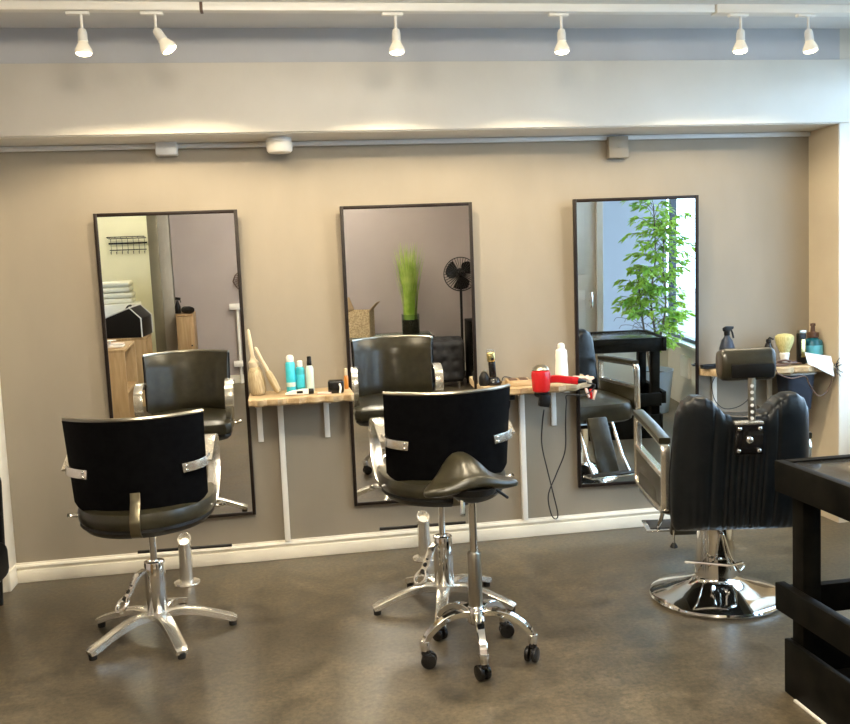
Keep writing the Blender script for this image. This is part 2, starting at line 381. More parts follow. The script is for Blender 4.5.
jb = thing('junction_box', 'small white junction box on the cable trunking left of the smoke detector', 'junction box', (-.464, -.001, 2.036))
B().box((0, -.031, 0), (.098, .062, .062), bev=.006).build('cover', 'trunk', jb)
B().cyl((0, -.061, 0), (0, -.0645, 0), .005, seg=12).build('mounting_screw', 'trunk', jb)
det = thing('smoke_detector', 'round cream smoke detector below the beam edge', 'smoke detector', (.062, -.12, ZB - .004))
B().lathe([(.055, 0), (.058, -.006), (.058, -.018), (.062, -.022)], seg=32).build('mount_ring', 'trunk', det)
B().lathe([(.060, -.022), (.062, -.03), (.060, -.058), (.052, -.068), (.0, -.07)], seg=32).build('sensor_head', 'plastic_white', det)
jb = thing('junction_box', 'square taupe-painted junction box high on the wall above the right mirror', 'junction box', (1.775, -.001, 2.000))
B().box((0, -.024, 0), (.105, .048, .11), bev=.005).build('cover', 'wall', jb)
B().cyl((0, -.047, 0), (0, -.0505, 0), .005, seg=12).build('mounting_screw', 'wall', jb)

# ------------------------------------------------------------------ track lights
tr = thing('lighting_track', 'long white lighting track under the ceiling carrying six lamps', 'lighting track', (0, -.825, 2.475))
B().span(XL + .1, 1.90, -.022, .022, -.032, 0, bev=.003).build('track_rail', 'plastic_white', tr)
B().span(1.905, XR - .02, -.030, .030, -.036, .0, bev=.003).build('track_rail', 'plastic_white', tr)
B().span(-.222, -.210, -.024, .024, -.034, -.001, bev=.002).build('rail_joiner', 'brown_plastic', tr)
def make_lamp(label, loc, tilt):
    t = thing('track_lamp', label, 'spot lamp', loc, 0, 'spot lamps on the ceiling track')
    B().box((-.012, 0, -.006), (.085, .026, .012), bev=.003).build('track_adapter', 'plastic_white', t)
    B().cyl((0, 0, -.010), (0, 0, -.066), .0055, seg=14).build('stem', 'plastic_white', t)
    R = Matrix.Translation((0, 0, -.066)) @ Euler(tilt).to_matrix().to_4x4()
    def P(v): return R @ Vector(v)
    ax = R.to_3x3() @ Vector((0, 0, -1))
    B().lathe([(.009, -.004), (.014, 0), (.0175, .012), (.018, .040), (.020, .044)], P((0, 0, 0)), 24, ax).build('lamp_holder', 'plastic_white', t)
    k = B().lathe([(.013, .0), (.016, .006), (.024, .022), (.031, .036), (.0325, .044), (.030, .050)], P((0, 0, -.038)), 28, ax).build('bulb', 'bulb_glass', t)
    B().lathe([(.0295, .0), (.024, .006), (.012, .010), (0, .011)], P((0, 0, -.0875)), 28, ax).build('lit_face', 'bulb', k)
    return t, R
lamps = [(-.664, (0, 0, 0), 'track lamp hanging straight near the left end, first of six', -.04),
         (-.392, (0, -.55, 0), 'track lamp tilted to the right, second of six', 0),
         (.540, (0, 0, 0), 'track lamp hanging straight above the middle mirror, third of six', 0),
         (1.230, (0, 0, 0), 'track lamp hanging straight over the gap between middle and right mirrors', 0),
         (2.026, (0, .04, 0), 'track lamp just right of the rail joint, fifth of six', 0),
         (2.340, (0, -.12, 0), 'track lamp nearest the window, last of six', 0)]
LIGHTS = []
for x, tilt, lab, _ in lamps:
    t, R = make_lamp(lab, (x, -.825, 2.441), tilt)
    LIGHTS.append(Matrix.Translation((x, -.825, 2.441)) @ R @ Vector((0, 0, -.135)))

# ------------------------------------------------------------------ mirrors
def make_mirror(x0, w, label, yaw=0.0, dy=0.0):
    H = 1.5
    t = thing('wall_mirror', label, 'mirror', (x0 + w / 2, -.004 - dy, 1.7421 - H * cos(radians(1.7))), group='tall wall mirrors', rot=(radians(1.7), 0, radians(yaw)))
    fw, d = .0165, .024
    b = B()
    b.span(-w / 2, -w / 2 + fw, -d, -.001, 0, H, bev=.002).span(w / 2 - fw, w / 2, -d, -.001, 0, H, bev=.002)
    b.span(-w / 2 + fw, w / 2 - fw, -d, -.001, 0, fw, bev=.002).span(-w / 2 + fw, w / 2 - fw, -d, -.001, H - fw, H, bev=.002)
    b.build('frame', 'black_frame', t)
    B().span(-w / 2 + fw - .002, w / 2 - fw + .002, -.018, -.006, fw - .002, H - fw + .002).build('mirror_glass', 'mirror', t)
    return t
make_mirror(-.813, .659, 'tall dark-framed mirror on the left, behind the left styling chair')
make_mirror(.337, .654, 'tall dark-framed mirror in the middle, reflecting the tall grass plant', -1.5, .008)
make_mirror(1.521, .660, 'tall dark-framed mirror on the right, reflecting the leafy potted tree', -3.1, .018)

# ------------------------------------------------------------------ styling chairs
def make_styling_chair(label, loc, rz, base_rot, lift=0.0):
    t = thing('styling_chair', label, 'salon chair', loc, rz, 'black styling chairs')
    # curved shell of the back
    def back_pt(u, v, off):
        a = u * .62                                         # bend
        x = .245 * (sin(a) / sin(.62)) * (1 + .03 * v)
        z = .585 + .335 * v - .032 * (1 - u * u) * (1 - v) + .018 * max(0, (abs(u) - .85) / .15) ** 2 * (1 - v)
        y = -.290 + .125 * (1 - cos(a)) / (1 - cos(.62)) - .060 * v
        # corner rounding
        n = Vector((sin(a) * .9, -cos(a), 0)).normalized()
        return Vector((x, y, z)) - n * off
    nu, nv = 33, 15
    def profile(off): return [[back_pt(-1 + 2 * i / (nu - 1), j / (nv - 1), off) for j in range(nv)] for i in range(nu)]
    P = profile(0)
    def th(i, j):
        u = -1 + 2 * i / (nu - 1); a = u * .62
        return Vector((-sin(a) * .9, cos(a), 0)).normalized() * .016
    B().grid(P, th).build('back_shell', 'shell', t)
    Pf = profile(.017)
    def th2(i, j):
        u = -1 + 2 * i / (nu - 1); v = j / (nv - 1); a = u * .62
        k = .034 * min(1, .35 + 2.2 * min(1 - abs(u), .35)) * min(1, .3 + 4 * min(v, 1 - v))
        return Vector((-sin(a) * .9, cos(a), 0)).normalized() * k
    B().grid(Pf, th2).build('back_cushion', 'leather', t)
    ep = [back_pt(-1 + 2 * i / 32, 1, .008) + Vector((0, 0, .004)) for i in range(33)]
    B().tube(ep, .0085, 8).build('top_piping', 'dark_chrome', t)
    # seat: round at the back, square at the front
    def outline(s):
        pts = []
        for k in range(25):
            a = pi + pi * k / 24
            pts.append((.255 * s * cos(a), -.05 + .285 * s * sin(a)))
        pts += [(.255 * s, .1), (.25 * s, .20 * s), (.22 * s, .225 * s), (-.22 * s, .225 * s), (-.25 * s, .20 * s), (-.255 * s, .1)]
        return pts
    rs = [[Vector((x, y, z)) for x, y in outline(s)] for s, z in ((.97, .515), (1.0, .525), (1.01, .552), (.985, .574), (.92, .584), (.5, .590), (.05, .592))]
    B().rings(rs).build('seat_cushion', 'leather', t)
    rs = [[Vector((x, y, z)) for x, y in outline(s)] for s, z in ((.72, .468), (.9, .482), (.985, .505), (.975, .516))]
    B().rings(rs).build('seat_pan', 'black', t)
    # rear bracket
    path = smooth_path([(0, -.302, .650), (0, -.312, .615), (0, -.335, .585), (0, -.352, .545), (0, -.338, .500), (0, -.28, .480)], 5)
    B().tube(path, 0, flat=(.036, .010), up=(1, 0, 0)).build('rear_bracket', 'bronze', t)
    for s in (-1, 1):
        side = B()
        pth = smooth_path([(s * .246, -.215, .735), (s * .248, -.15, .755), (s * .248, -.06, .785), (s * .248, .05, .788), (s * .248, .125, .755), (s * .247, .145, .68),
                           (s * .245, .11, .60), (s * .240, .07, .545), (s * .225, .05, .515)], 6)
        arm = side.tube(pth, 0, flat=(.048, .008), up=(1, 0, 0)).build('armrest', 'alu', t)
        p = B().tube(smooth_path([(s * .170, -.268, .722), (s * .215, -.252, .728), (s * .248, -.228, .736), (s * .262, -.185, .748)], 5), 0, flat=(.034, .006), up=(0, 0, 1))
        p.build('arm_plate', 'alu', arm)
        for dz in (-.010, .008): B().sphere((s * .185, -.268, .724 + dz), .0055).build('screw', 'chrome', arm)
        B().tube(smooth_path([(s * .235, -.05, .52), (s * .285, -.055, .525), (s * .30, -.06, .527)], 4), .008, 8).build('arm_pivot', 'chrome', arm)
    if lift:
        for ch in list(t.children): ch.location.z += lift
    # gas lift, sleeve, lever
    B().cyl((0, 0, .29), (0, 0, .475 + lift), .0135).build('lift_rod', 'chrome', t)
    b = B().lathe([(.036, .085), (.041, .10), (.041, .296), (.039, .303), (.030, .306), (.016, .307)], seg=32)
    b.build('lift_sleeve', 'chrome', t)
    lv = B().tube(smooth_path([(-.035, -.02, .275), (-.06, -.05, .262), (-.085, -.075, .215), (-.105, -.09, .185)], 6), 0,
                  flat=(.034, .010), up=(.6, -.75, 0)).build('pump_lever', 'alu', t)
    b = B(); d = Vector((-.02, -.015, -.03)).normalized(); a = Vector((.6, -.75, 0)).normalized()
    c = Vector((-.115, -.098, .166)); b.tube([c + d * .030 * cos(q) + a * .026 * sin(q) for q in [2 * pi * k / 20 for k in range(20)]], .008, 8, closed=True)
    b.build('lever_loop', 'alu', lv)
    b = B()
    for k in range(3):
        c = Vector((-.075, -.066, .232)).lerp(Vector((-.105, -.09, .187)), k / 2); n = a.cross(d)
        b.cyl(c - n * .0062, c + n * .0062, .0095, seg=12)
    b.build('grip_hole', 'rubber', lv)
    # five-star base
    hub = B().lathe([(.030, .062), (.048, .070), (.050, .088), (.043, .098), (.02, .10)], seg=28).build('hub', 'alu', t)
    for k in range(5):
        an = base_rot + k * 2 * pi / 5; dx, dy = cos(an), sin(an)
        pts = [(r * dx, r * dy, z) for r, z in ((.03, .083), (.09, .088), (.155, .078), (.225, .056), (.284, .034), (.306, .026))]
        fl = [(.058, .030), (.054, .030), (.050, .028), (.046, .026), (.048, .028), (.040, .018)]
        sp = smooth_path(pts, 4); fl2 = []
        for i in range(len(sp)):
            q = i / (len(sp) - 1) * 5; i0 = min(int(q), 4); w = q - i0
            fl2.append(tuple(fl[i0][m] * (1 - w) + fl[i0 + 1][m] * w for m in (0, 1)))
        leg = B().tube(sp, 0, flat=fl2, up=(-dy, dx, 0)).build('leg', 'alu', t)
        B().cyl((.291 * dx, .291 * dy, 0), (.291 * dx, .291 * dy, .024), .015, .017, seg=16).build('foot_glide', 'rubber', leg)
    return t
make_styling_chair('black styling chair with curved back standing alone in front of the left mirror', (-.536, -.868, 0), radians(-1), radians(6))
make_styling_chair('black styling chair before the middle mirror, behind the saddle stool', (.635, -.875, 0), radians(1), radians(39), .022)

# ------------------------------------------------------------------ footrests
def make_footrest(label, loc, rz=0):
    t = thing('footrest', label, 'footrest', loc, rz, 'floor footrests by the wall')
    B().lathe([(.060, 0), (.062, .003), (.060, .010), (.045, .013), (.02, .013)], seg=32).build('base_plate', 'alu', t)
    b = B(); n = 24; r = .031; ri = .026
    rings_ = []
    for z0, k, rr in ((.012, 0, r), (.215, 1, r), (.215, 1, ri), (.19, 1, ri)):
        rings_.append([Vector((rr * cos(2 * pi * i / n), rr * sin(2 * pi * i / n), z0 + k * .022 * sin(2 * pi * i / n))) for i in range(n)])
    b.rings(rings_).build('post', 'alu', t)
    B().tube([(-.215, .02, .165), (.215, .02, .160)], .0075, 10).build('foot_bar', 'black', t)
    return t
fr = make_footrest('chrome footrest post on the floor by the wall, right of the left chair', (-.482, -.262, 0))
again(fr, 'chrome footrest post on the floor by the wall, behind the middle chair', (.655, -.225, 0))

# ------------------------------------------------------------------ saddle stool
ss = thing('saddle_stool', 'rolling saddle stool with olive-black seat in front of the middle chair', 'stool', (.655, -1.41, 0), radians(8))
nu, nv = 41, 31
top = []
for i in range(nu):
    row = []
    for j in range(nv):
        th_ = 2 * pi * i / (nu - 1); rr = j / (nv - 1)
        # outline: broad wings at the sides, narrower nose
        ox = .178 * (abs(cos(th_)) ** .9) * (1 if cos(th_) >= 0 else -1) * (1 - .22 * max(0, sin(th_)))
        oy = (.17 if sin(th_) > 0 else .078) * sin(th_)
        x, y = ox * rr, oy * rr
        ridge = exp(-abs(x / .080) ** 2.6)
        back = .5 + .5 * math.tanh((y + .02) / .07)
        z = .648 + .088 * ridge * (.10 + .90 * back) * (1 - .25 * max(0, rr - .8) / .2) + .015 * x + .010 * max(0, -y / .078) * rr - .004 * (abs(x) / .178) ** 2 - .014 * max(0, (rr - .85) / .15) ** 2
        row.append(Vector((x, y, z)))
    top.append(row)
b = B()
rings_ = [[top[i][j] for i in range(nu - 1)] for j in range(1, nv)]
under = [[Vector((top[i][-1].x * s, top[i][-1].y * s, top[i][-1].z - dz)) for i in range(nu - 1)] for s, dz in ((1.01, .007), (.98, .015), (.80, .020))]
b.rings(rings_ + under)
b.build('saddle_seat', 'leather', ss, angle=60)
B().lathe([(.02, .575), (.055, .588), (.085, .612), (.09, .635)], seg=28).build('seat_mount', 'black', ss)
B().cyl((0, 0, .38), (0, 0, .59), .0145).build('lift_rod', 'chrome', ss)
B().lathe([(.020, .16), (.0255, .165), (.0255, .385), (.022, .392), (.014, .393)], seg=28).build('lift_sleeve', 'dark_chrome', ss)
B().tube(smooth_path([(.03, .05, .598), (.12, .09, .590), (.145, .10, .575), (.185, .115, .545)], 5), .006, 8).build('height_lever', 'black', ss)
B().tube([(-.045, -.03, .60), (-.05, -.04, .555), (-.05, -.04, .54)], .010, 10).build('tilt_knob', 'chrome', ss)
B().lathe([(.022, .125), (.034, .135), (.037, .165), (.030, .19), (.024, .195)], seg=28).build('hub', 'chrome', ss)
for k in range(5):
    an = radians(184) + k * 2 * pi / 5; dx, dy = cos(an), sin(an)
    pts = [(r * dx, r * dy, z) for r, z in ((.02, .165), (.07, .172), (.13, .158), (.185, .120), (.203, .088))]
    sp = smooth_path(pts, 4)
    fl = [(.034 - .008 * i / len(sp), .024 - .002 * i / len(sp)) for i in range(len(sp))]
    leg = B().tube(sp, 0, flat=fl, up=(-dy, dx, 0)).cyl((.203 * dx, .203 * dy, .062), (.203 * dx, .203 * dy, .098), .016, .018, seg=16, bev=.003).build('leg', 'chrome', ss)
    ca = an + 1.1 + k * .9; ux, uy = cos(ca), sin(ca); cx, cy = .203 * dx + .012 * cos(ca + pi / 2), .203 * dy + .012 * sin(ca + pi / 2)
    b = B()
    for s in (-1, 1):
        b.cyl((cx + s * .006 * ux, cy + s * .006 * uy, .028), (cx + s * .021 * ux, cy + s * .021 * uy, .028), .028, seg=24, bev=.004)
    b.lathe([(.012, .045), (.016, .052), (.012, .066)], (.203 * dx, .203 * dy, 0), 14)
    b.build('caster', 'gloss_black', leg)

# ------------------------------------------------------------------ barber chair
bc = thing('barber_chair', 'black pleated barber chair with chrome base by the right mirror', 'barber chair', (1.752, -1.08, 0), radians(-11))
B().lathe([(.255, 0), (.268, .004), (.272, .012), (.268, .020), (.255, .026), (.20, .040), (.14, .062), (.10, .080), (.088, .092), (.085, .10)], seg=64).build('base_disc', 'chrome', bc)
B().lathe([(.086, .095), (.084, .11), (.072, .30), (.068, .345), (.06, .352)], seg=40).build('column', 'chrome', bc)
pl = B()
pl.tube(smooth_path([(-.085, -.02, .115), (-.10, -.05, .16), (-.15, -.10, .185)], 5), .005, 8).tube([(-.15, -.10, .187), (.02, -.14, .178), (.075, -.11, .178)], .006, 8)
pl.tube(smooth_path([(.09, -.02, .11), (.10, -.06, .15), (.075, -.11, .178)], 5), .005, 8)
pl.tube(smooth_path([(-.05, -.085, .16), (-.025, -.088, .20), (-.005, -.086, .285), (.0, -.085, .292), (.010, -.086, .285), (.035, -.09, .20), (.075, -.08, .13)], 6), .005, 8)
pl.build('pump_lever', 'chrome', bc)
B().span(-.17, .17, -.17, .19, .345, .395, bev=.01).build('seat_frame', 'black', bc)
b = B(); n = 40
def sq(s, z, hx=.275, y0=-.20, y1=.31):
    cy, hy = (y0 + y1) / 2, (y1 - y0) / 2; out = []
    for k in range(n):
        a = 2 * pi * k / n
        out.append(Vector((hx * s * math.copysign(abs(cos(a)) ** .35, cos(a)), cy + hy * s * math.copysign(abs(sin(a)) ** .35, sin(a)), z)))
    return out
b.rings([sq(.90, .395), sq(.98, .41), sq(1.0, .45), sq(.99, .49), sq(.95, .512), sq(.8, .524), sq(.4, .532), sq(.05, .533)]).build('seat_cushion', 'leather', bc)
# pleated back
def ztop(u):
    a = abs(u)
    keys = [(0, .828), (.20, .830), (.30, .838), (.40, .862), (.50, .888), (.62, .902), (.74, .903), (.86, .885), (.94, .850), (1.0, .78)]
    for (a0, z0), (a1, z1) in zip(keys, keys[1:]):
        if a <= a1:
            w = (a - a0) / (a1 - a0); w = w * w * (3 - 2 * w); return z0 + (z1 - z0) * w
    return .78
NU, NT = 141, 44
rows = []
for i in range(NU):
    u = -1 + 2 * i / (NU - 1); us = max(-.998, min(.998, u))
    zt = ztop(us); zb = .365 + .04 * max(0, (abs(us) - .92) / .08) ** 2
    T = .068 * (1 - abs(us) ** 7) ** .5 + .002
    row = []
    for j in range(NT):
        a = 2 * pi * j / NT
        cy_ = math.copysign(abs(cos(a)) ** .55, cos(a)); cz_ = math.copysign(abs(sin(a)) ** .30, sin(a))
        z = (zt + zb) / 2 + (zt - zb) / 2 * cz_
        hz = (z - zb) / (zt - zb)
        x = .010 + .262 * us * (.96 + .04 * sin(pi * min(1, hz * 1.15)))
        y = T * cy_
        if cy_ < 0:
            g = 0
            for gx, wd, am in ((-.46, .022, .007), (.46, .022, .007)) + tuple((p, .020, .0075) for p in (-.27, -.20, -.10, -.03, .05, .13, .21, .28)):
                lim = 1 if abs(gx) > .4 else max(0, min(1, (.93 - hz) * 4))
                g += am * exp(-((us - gx) / wd) ** 2) * lim
            g += .0035 * max(0, 1 - hz / .28) * (.5 + .5 * cos(us * 60))
            y += g * abs(cy_)
            y -= .020 * (1 - us * us) * hz
        y += -.250 - (z - .365) * .16
        row.append(Vector((x, y, z)))
    rows.append(row)
B().rings(rows).build('backrest', 'barber', bc, angle=70)
# headrest on a perforated post, bolted plate
yb = -.400; XB = .012
bp_ = B().box((XB, yb - .008, .742), (.104, .008, .116), rot=(.16, 0, 0), bev=.002).build('mounting_plate', 'gloss_black', bc)
for sx in (-1, 1):
    for sz in (-1, 1): B().sphere((XB + sx * .037, yb - .013 - sz * .006, .742 + sz * .042), .0085).build('bolt', 'chrome', bp_)
B().sphere((XB, yb - .016, .742), .014, (1, .7, 1)).build('clamp_knob', 'chrome', bp_)
B().box((XB, yb - .004, .804), (.105, .030, .012), rot=(.16, 0, 0), bev=.003).build('plate_cap', 'alu', bc)
hp = B().box((.024, yb - .006, .885), (.026, .007, .19), bev=.002).build('headrest_post', 'dark_chrome', bc)
b = B()
for k in range(6): b.cyl((.024, yb - .0112, .82 + k * .024), (.024, yb - .0085, .82 + k * .024), .0065, seg=14)
b.build('post_hole', 'plastic_white', hp)
hr = B(); n = 28; prof = []
for k in range(n):
    a = 2 * pi * k / n
    prof.append((.050 * math.copysign(abs(cos(a)) ** .7, cos(a)), .055 * math.copysign(abs(sin(a)) ** .75, sin(a)) + (.0 if cos(a) > 0 else .006 * sin(a))))
hr.rings([[Vector((.014 + x * .88, yb + .03 + p * s, 1.018 + q * s)) for p, q in prof] for x, s in ((-.112, .70), (-.110, .86), (-.103, .96), (-.09, 1), (.09, 1), (.103, .96), (.110, .86), (.112, .70))])
hrp = hr.build('headrest', 'leather', bc)
B().box((.024, yb - .020, .996), (.155, .014, .05), rot=(.1, 0, 0), bev=.004).build('headrest_backplate', 'black', hrp)
for s in (-1, 1):
    X = .012 + s * .270
    loop = []
    corners = [(-.255, .700), (.265, .740), (.280, .44), (-.235, .435)]
    for i in range(4):
        p = Vector((0, *corners[i])); a = Vector((0, *corners[i - 1])); c = Vector((0, *corners[(i + 1) % 4]))
        da = (a - p).normalized(); dc = (c - p).normalized(); r_ = .04
        for k in range(7):
            w = k / 6; q0 = p + da * r_; q2 = p + dc * r_
            loop.append(q0 * (1 - w) ** 2 + p * 2 * w * (1 - w) + q2 * w * w)
    arm = B().tube([(X, q.y, q.z) for q in loop], 0, closed=True, flat=(.032, .018), up=(1, 0, 0)).build('armrest_frame', 'chrome_soft', bc)
    B().tube(smooth_path([(X, -.245, .716), (X, 0, .738), (X, .25, .752)], 5), 0, flat=(.045, .024), up=(1, 0, 0)).build('arm_pad', 'leather', arm)
    B().tube([(X, -.245, .575), (X, .275, .60)], 0, flat=(.028, .022), up=(1, 0, 0)).build('side_rail', 'chrome_soft', arm)
    b = B().prism([(-.235, .45), (.268, .455), (.268, .59), (-.235, .565)], .018, Matrix.Translation((X - .009, 0, 0)) @ Matrix(((0, 0, 1, 0), (1, 0, 0, 0), (0, 1, 0, 0), (0, 0, 0, 1))), bev=.004)
    b.build('side_panel', 'leather', arm)
    for y_ in (-.05, .2): B().tube([(X - s * .06, y_, .44), (X, y_, .44)], .011, 8).build('arm_mount', 'dark_chrome', arm)
kn = B().cyl((-.235, -.27, .37), (-.235, -.27, .315), .004, seg=10).build('recline_rod', 'chrome', bc)
B().lathe([(.012, .300), (.016, .303), (.012, .312), (.006, .320)], (-.235, -.27, 0), 18).build('rod_knob', 'black', kn)
B().box((-.01, .40, .285), (.13, .035, .36), rot=(.52, 0, 0), bev=.012).build('leg_rest', 'leather', bc)
fp = B().box((-.01, .555, .150), (.34, .13, .012), rot=(.12, 0, 0), bev=.004).build('footplate', 'chrome', bc)
B().box((-.01, .553, .158), (.30, .10, .006), rot=(.12, 0, 0), bev=.002).build('tread', 'rubber', fp)
for x_ in (-.125, .105): B().tube([(x_ * .95, .30, .40), (x_, .43, .22), (x_, .52, .15)], .010, 8).build('footplate_bracket', 'chrome', fp)

# ------------------------------------------------------------------ black timber bench table
tb = thing('work_table', 'large black timber work table in the right foreground', 'table', (2.072, -2.26, 0), radians(0))
X0, X1, Y0, Y1 = -.530, .530, -.13, .36                 # local frame
ZT = .758
def timber(nm, *s, m='table_wood'): return B().span(*s, bev=.004).build(nm, m, tb)
timber('side_rail', X0, X0 + .034, Y0, Y1, .658, ZT)
timber('side_rail', X1 - .034, X1, Y0, Y1, .658, ZT)
timber('end_rail', X0 + .034, X1 - .034, Y1 - .034, Y1, .658, ZT)
timber('end_rail', X0 + .034, X1 - .034, Y0, Y0 + .034, .658, ZT)
timber('table_top', X0 + .034, X1 - .034, Y0 + .034, Y1 - .034, .715, .752, m='table_top')
for sx in (0, 1):
    for sy in (0, 1):
        x0 = X0 + .034 if sx == 0 else X1 - .034 - .062; y0 = Y0 + .045 if sy == 0 else Y1 - .045 - .062
        timber('post', x0, x0 + .062, y0, y0 + .062, 0.0, .715)
timber('lower_side_rail', X0, X0 + .034, Y0, Y1, .268, .358)
timber('lower_side_rail', X1 - .034, X1, Y0, Y1, .268, .358)
timber('lower_end_rail', X0 + .034, X1 - .034, Y1 - .034, Y1, .250, .345)
timber('base_board', X0 + .014, X0 + .034, Y0 + .02, Y1 - .03, .0, .18)
timber('base_board', X1 - .034, X1 - .014, Y0 + .02, Y1 - .03, .0, .18)
timber('base_board', X0 + .034, X1 - .034, Y1 - .046, Y1 - .03, .0, .18)
timber('bottom_shelf', X0 + .034, X1 - .034, Y0 + .03, Y1 - .05, .045, .065)
B().span(X0 + .003, X0 + .013, Y0, Y1 - .10, 0, .008, bev=.002).build('floor_strip', 'plastic_white', tb)

# ------------------------------------------------------------------ shelves
def plank(name, b, x0, x1, yd, zt, th, seed, right_taper=0.0, left_taper=0.0):
    rnd = random.Random(seed); n = 40; top_f = []
    for i in range(n + 1):
        x = x0 + (x1 - x0) * i / n
        t_ = i / n
        y = -yd + .010 * sin(i * .9 + seed) + rnd.uniform(-.004, .004)
        if right_taper and t_ > 1 - right_taper: y += yd * .55 * ((t_ - 1 + right_taper) / right_taper) ** 1.6
        if left_taper and t_ < left_taper: y += yd * .6 * ((left_taper - t_) / left_taper) ** 1.4
        top_f.append((x, y))
    rs = []
    for (x, y) in top_f:
        rs.append([Vector((x, 0, zt)), Vector((x, y + .006, zt)), Vector((x, y, zt - .005)), Vector((x, y + rnd.uniform(-.003, .004), zt - th + .008)),
                   Vector((x, y + .010, zt - th)), Vector((x, 0, zt - th))])
    return b.rings(rs)
def make_shelf(label, x0, x1, yd, zt, brackets, post, seed, rt=0, lt=0):
    t = thing('shelf', label, 'shelf', (0, -.001, 0), 0, 'rough plank shelves between the mirrors')
    plank('plank', B(), x0, x1, yd, zt, .036, seed, rt, lt).build('plank', 'plank', t)
    for x in brackets:
        B().span(x - .013, x + .013, -.012, 0, zt - .25, zt - .036, bev=.002).span(x - .013, x + .013, -yd * .8 if x < 2.5 else -.03, 0, zt - .048, zt - .036, bev=.002).build('bracket', 'plastic_white', t)
    if post is not None:
        B().span(post - .014, post + .014, -.032, -.006, .095, zt - .048, bev=.002).build('support_post', 'plastic_white', t)
        B().span(post - .10, post + .12, -.11, -.085, zt - .049, zt - .0365, bev=.002).build('batten', 'plastic_white', t)
    return t
ZS1, ZS2, ZS3 = .852, .830, .842
make_shelf('rough pine plank shelf between the left and middle mirrors', -.148, .340, .300, ZS1, (-.108, .222), -.005, 1)
make_shelf('rough pine plank shelf between the middle and right mirrors, holding the red hair dryer', .985, 1.570, .300, ZS2, (1.402,), 1.226, 2, rt=.35)
make_shelf('rough pine plank shelf in the corner beside the barber chair', 2.185, 2.855, .26, ZS3, (2.30, 2.62), None, 3, lt=.15)

# --- things on the first shelf
Z = ZS1
def neck_brush(label, loc, rot):
    t = thing('neck_brush', label, 'brush', loc, rot=rot)
    B().lathe([(.030, .0), (.040, .015), (.040, .06), (.034, .11), (.022, .135), (.012, .145)], seg=24).build('bristles', 'bristle_beige', t)
    B().lathe([(.020, .130), (.024, .138), (.024, .160), (.014, .172), (.009, .19), (.010, .25), (.007, .31), (.003, .318)], seg=20).build('handle', 'beige', t)
    return t
neck_brush('beige neck brush standing against the left mirror with its handle up', (-.103, -.14, Z + .003), (.0, -.10, 0))
b = thing('paddle_brush', 'slim beige hairbrush leaning left on the shelf, next to the neck brush', 'brush', (-.008, -.165, Z + .012), rot=(0, -.42, 0))
B().lathe([(.010, .0), (.016, .012), (.018, .06), (.016, .10), (.010, .115)], seg=18).build('bristles', 'bristle_beige', b)
B().lathe([(.009, .112), (.011, .13), (.008, .17), (.009, .235), (.004, .243)], seg=18).build('handle', 'beige', b)
def bottle(name, label, cat, loc, prof, body, cap_prof, cap, extra=None, seg=28):
    t = thing(name, label, cat, loc)
    B().lathe(prof, seg=seg).build('body', body, t)
    B().lathe(cap_prof, seg=seg).build('cap', cap, t)
    return t
t = bottle('spray_can', 'tall aqua hairspray can with white cap, leftmost of three bottles', 'spray can', (.054, -.115, Z),
           [(.022, 0), (.0235, .004), (.0235, .140), (.019, .150), (.015, .152)], 'aqua', [(.017, .150), (.018, .153), (.0185, .172), (.013, .182), (.004, .184)], 'plastic_white')
B().lathe([(.0238, .03), (.0240, .031), (.0240, .05), (.0238, .051)], seg=28).build('label_band', 'mint', t)
t = bottle('shampoo_bottle', 'teal bottle with white cap between two other bottles', 'bottle', (.100, -.105, Z),
           [(.021, 0), (.0225, .004), (.0225, .108), (.018, .120), (.010, .124)], 'teal', [(.012, .122), (.0135, .125), (.0135, .148), (.009, .153)], 'plastic_white')
B().lathe([(.0228, .025), (.0231, .026), (.0231, .085), (.0228, .086)], seg=28).build('label_band', 'aqua', t)
t = bottle('spray_bottle', 'pale mint spray bottle with black nozzle, rightmost of three bottles', 'bottle', (.146, -.110, Z),
           [(.018, 0), (.0195, .004), (.0195, .112), (.014, .125), (.009, .128)], 'mint', [(.011, .126), (.012, .128), (.012, .146), (.0105, .150), (.0105, .168), (.007, .171)], 'black')
b = thing('cream_tube', 'white squeeze tube with black cap lying in front of the bottles', 'tube', (.072, -.225, Z + .0145), 0)
B().tube([(-.05, 0, -.006), (-.02, 0, -.002), (.035, 0, 0), (.06, 0, 0)], 0, flat=[(.034, .006), (.033, .016), (.028, .026), (.024, .024)], up=(0, 1, 0)).build('body', 'plastic_white', b)
B().cyl((.06, 0, 0), (.085, 0, 0), .0135, .0125, seg=18, bev=.002).build('cap', 'black', b)
B().box((.018, -.0135, .0), (.03, .004, .012), bev=.001).build('label_band', 'black', b)
tag(B().prism([(-.035, -.03), (.03, -.035), (.038, .02), (.005, .035), (-.03, .02)], .008, bev=.002).build('cloth_pad', 'pink', loc=(.205, -.245, Z + .0005)), 'small folded pink cloth on the shelf beside the black tape box', 'cloth')
b = thing('card_terminal', 'small black box with a pale clip at the right end of the plank', 'box', (.262, -.235, Z), radians(-4))
B().box((0, 0, .032), (.075, .055, .062), bev=.010, seg=3).build('body', 'gloss_black', b)
B().tube(smooth_path([(.018, -.030, .045), (.022, -.040, .030), (.018, -.042, .004)], 5), .005, 8).build('clip', 'plastic_white', b)
bottle('serum_bottle', 'slim amber bottle standing against the middle mirror frame', 'bottle', (.322, -.10, Z),
       [(.009, 0), (.0105, .003), (.0105, .062), (.007, .068)], 'amber', [(.008, .067), (.0085, .069), (.0085, .098), (.006, .101)], 'beige')

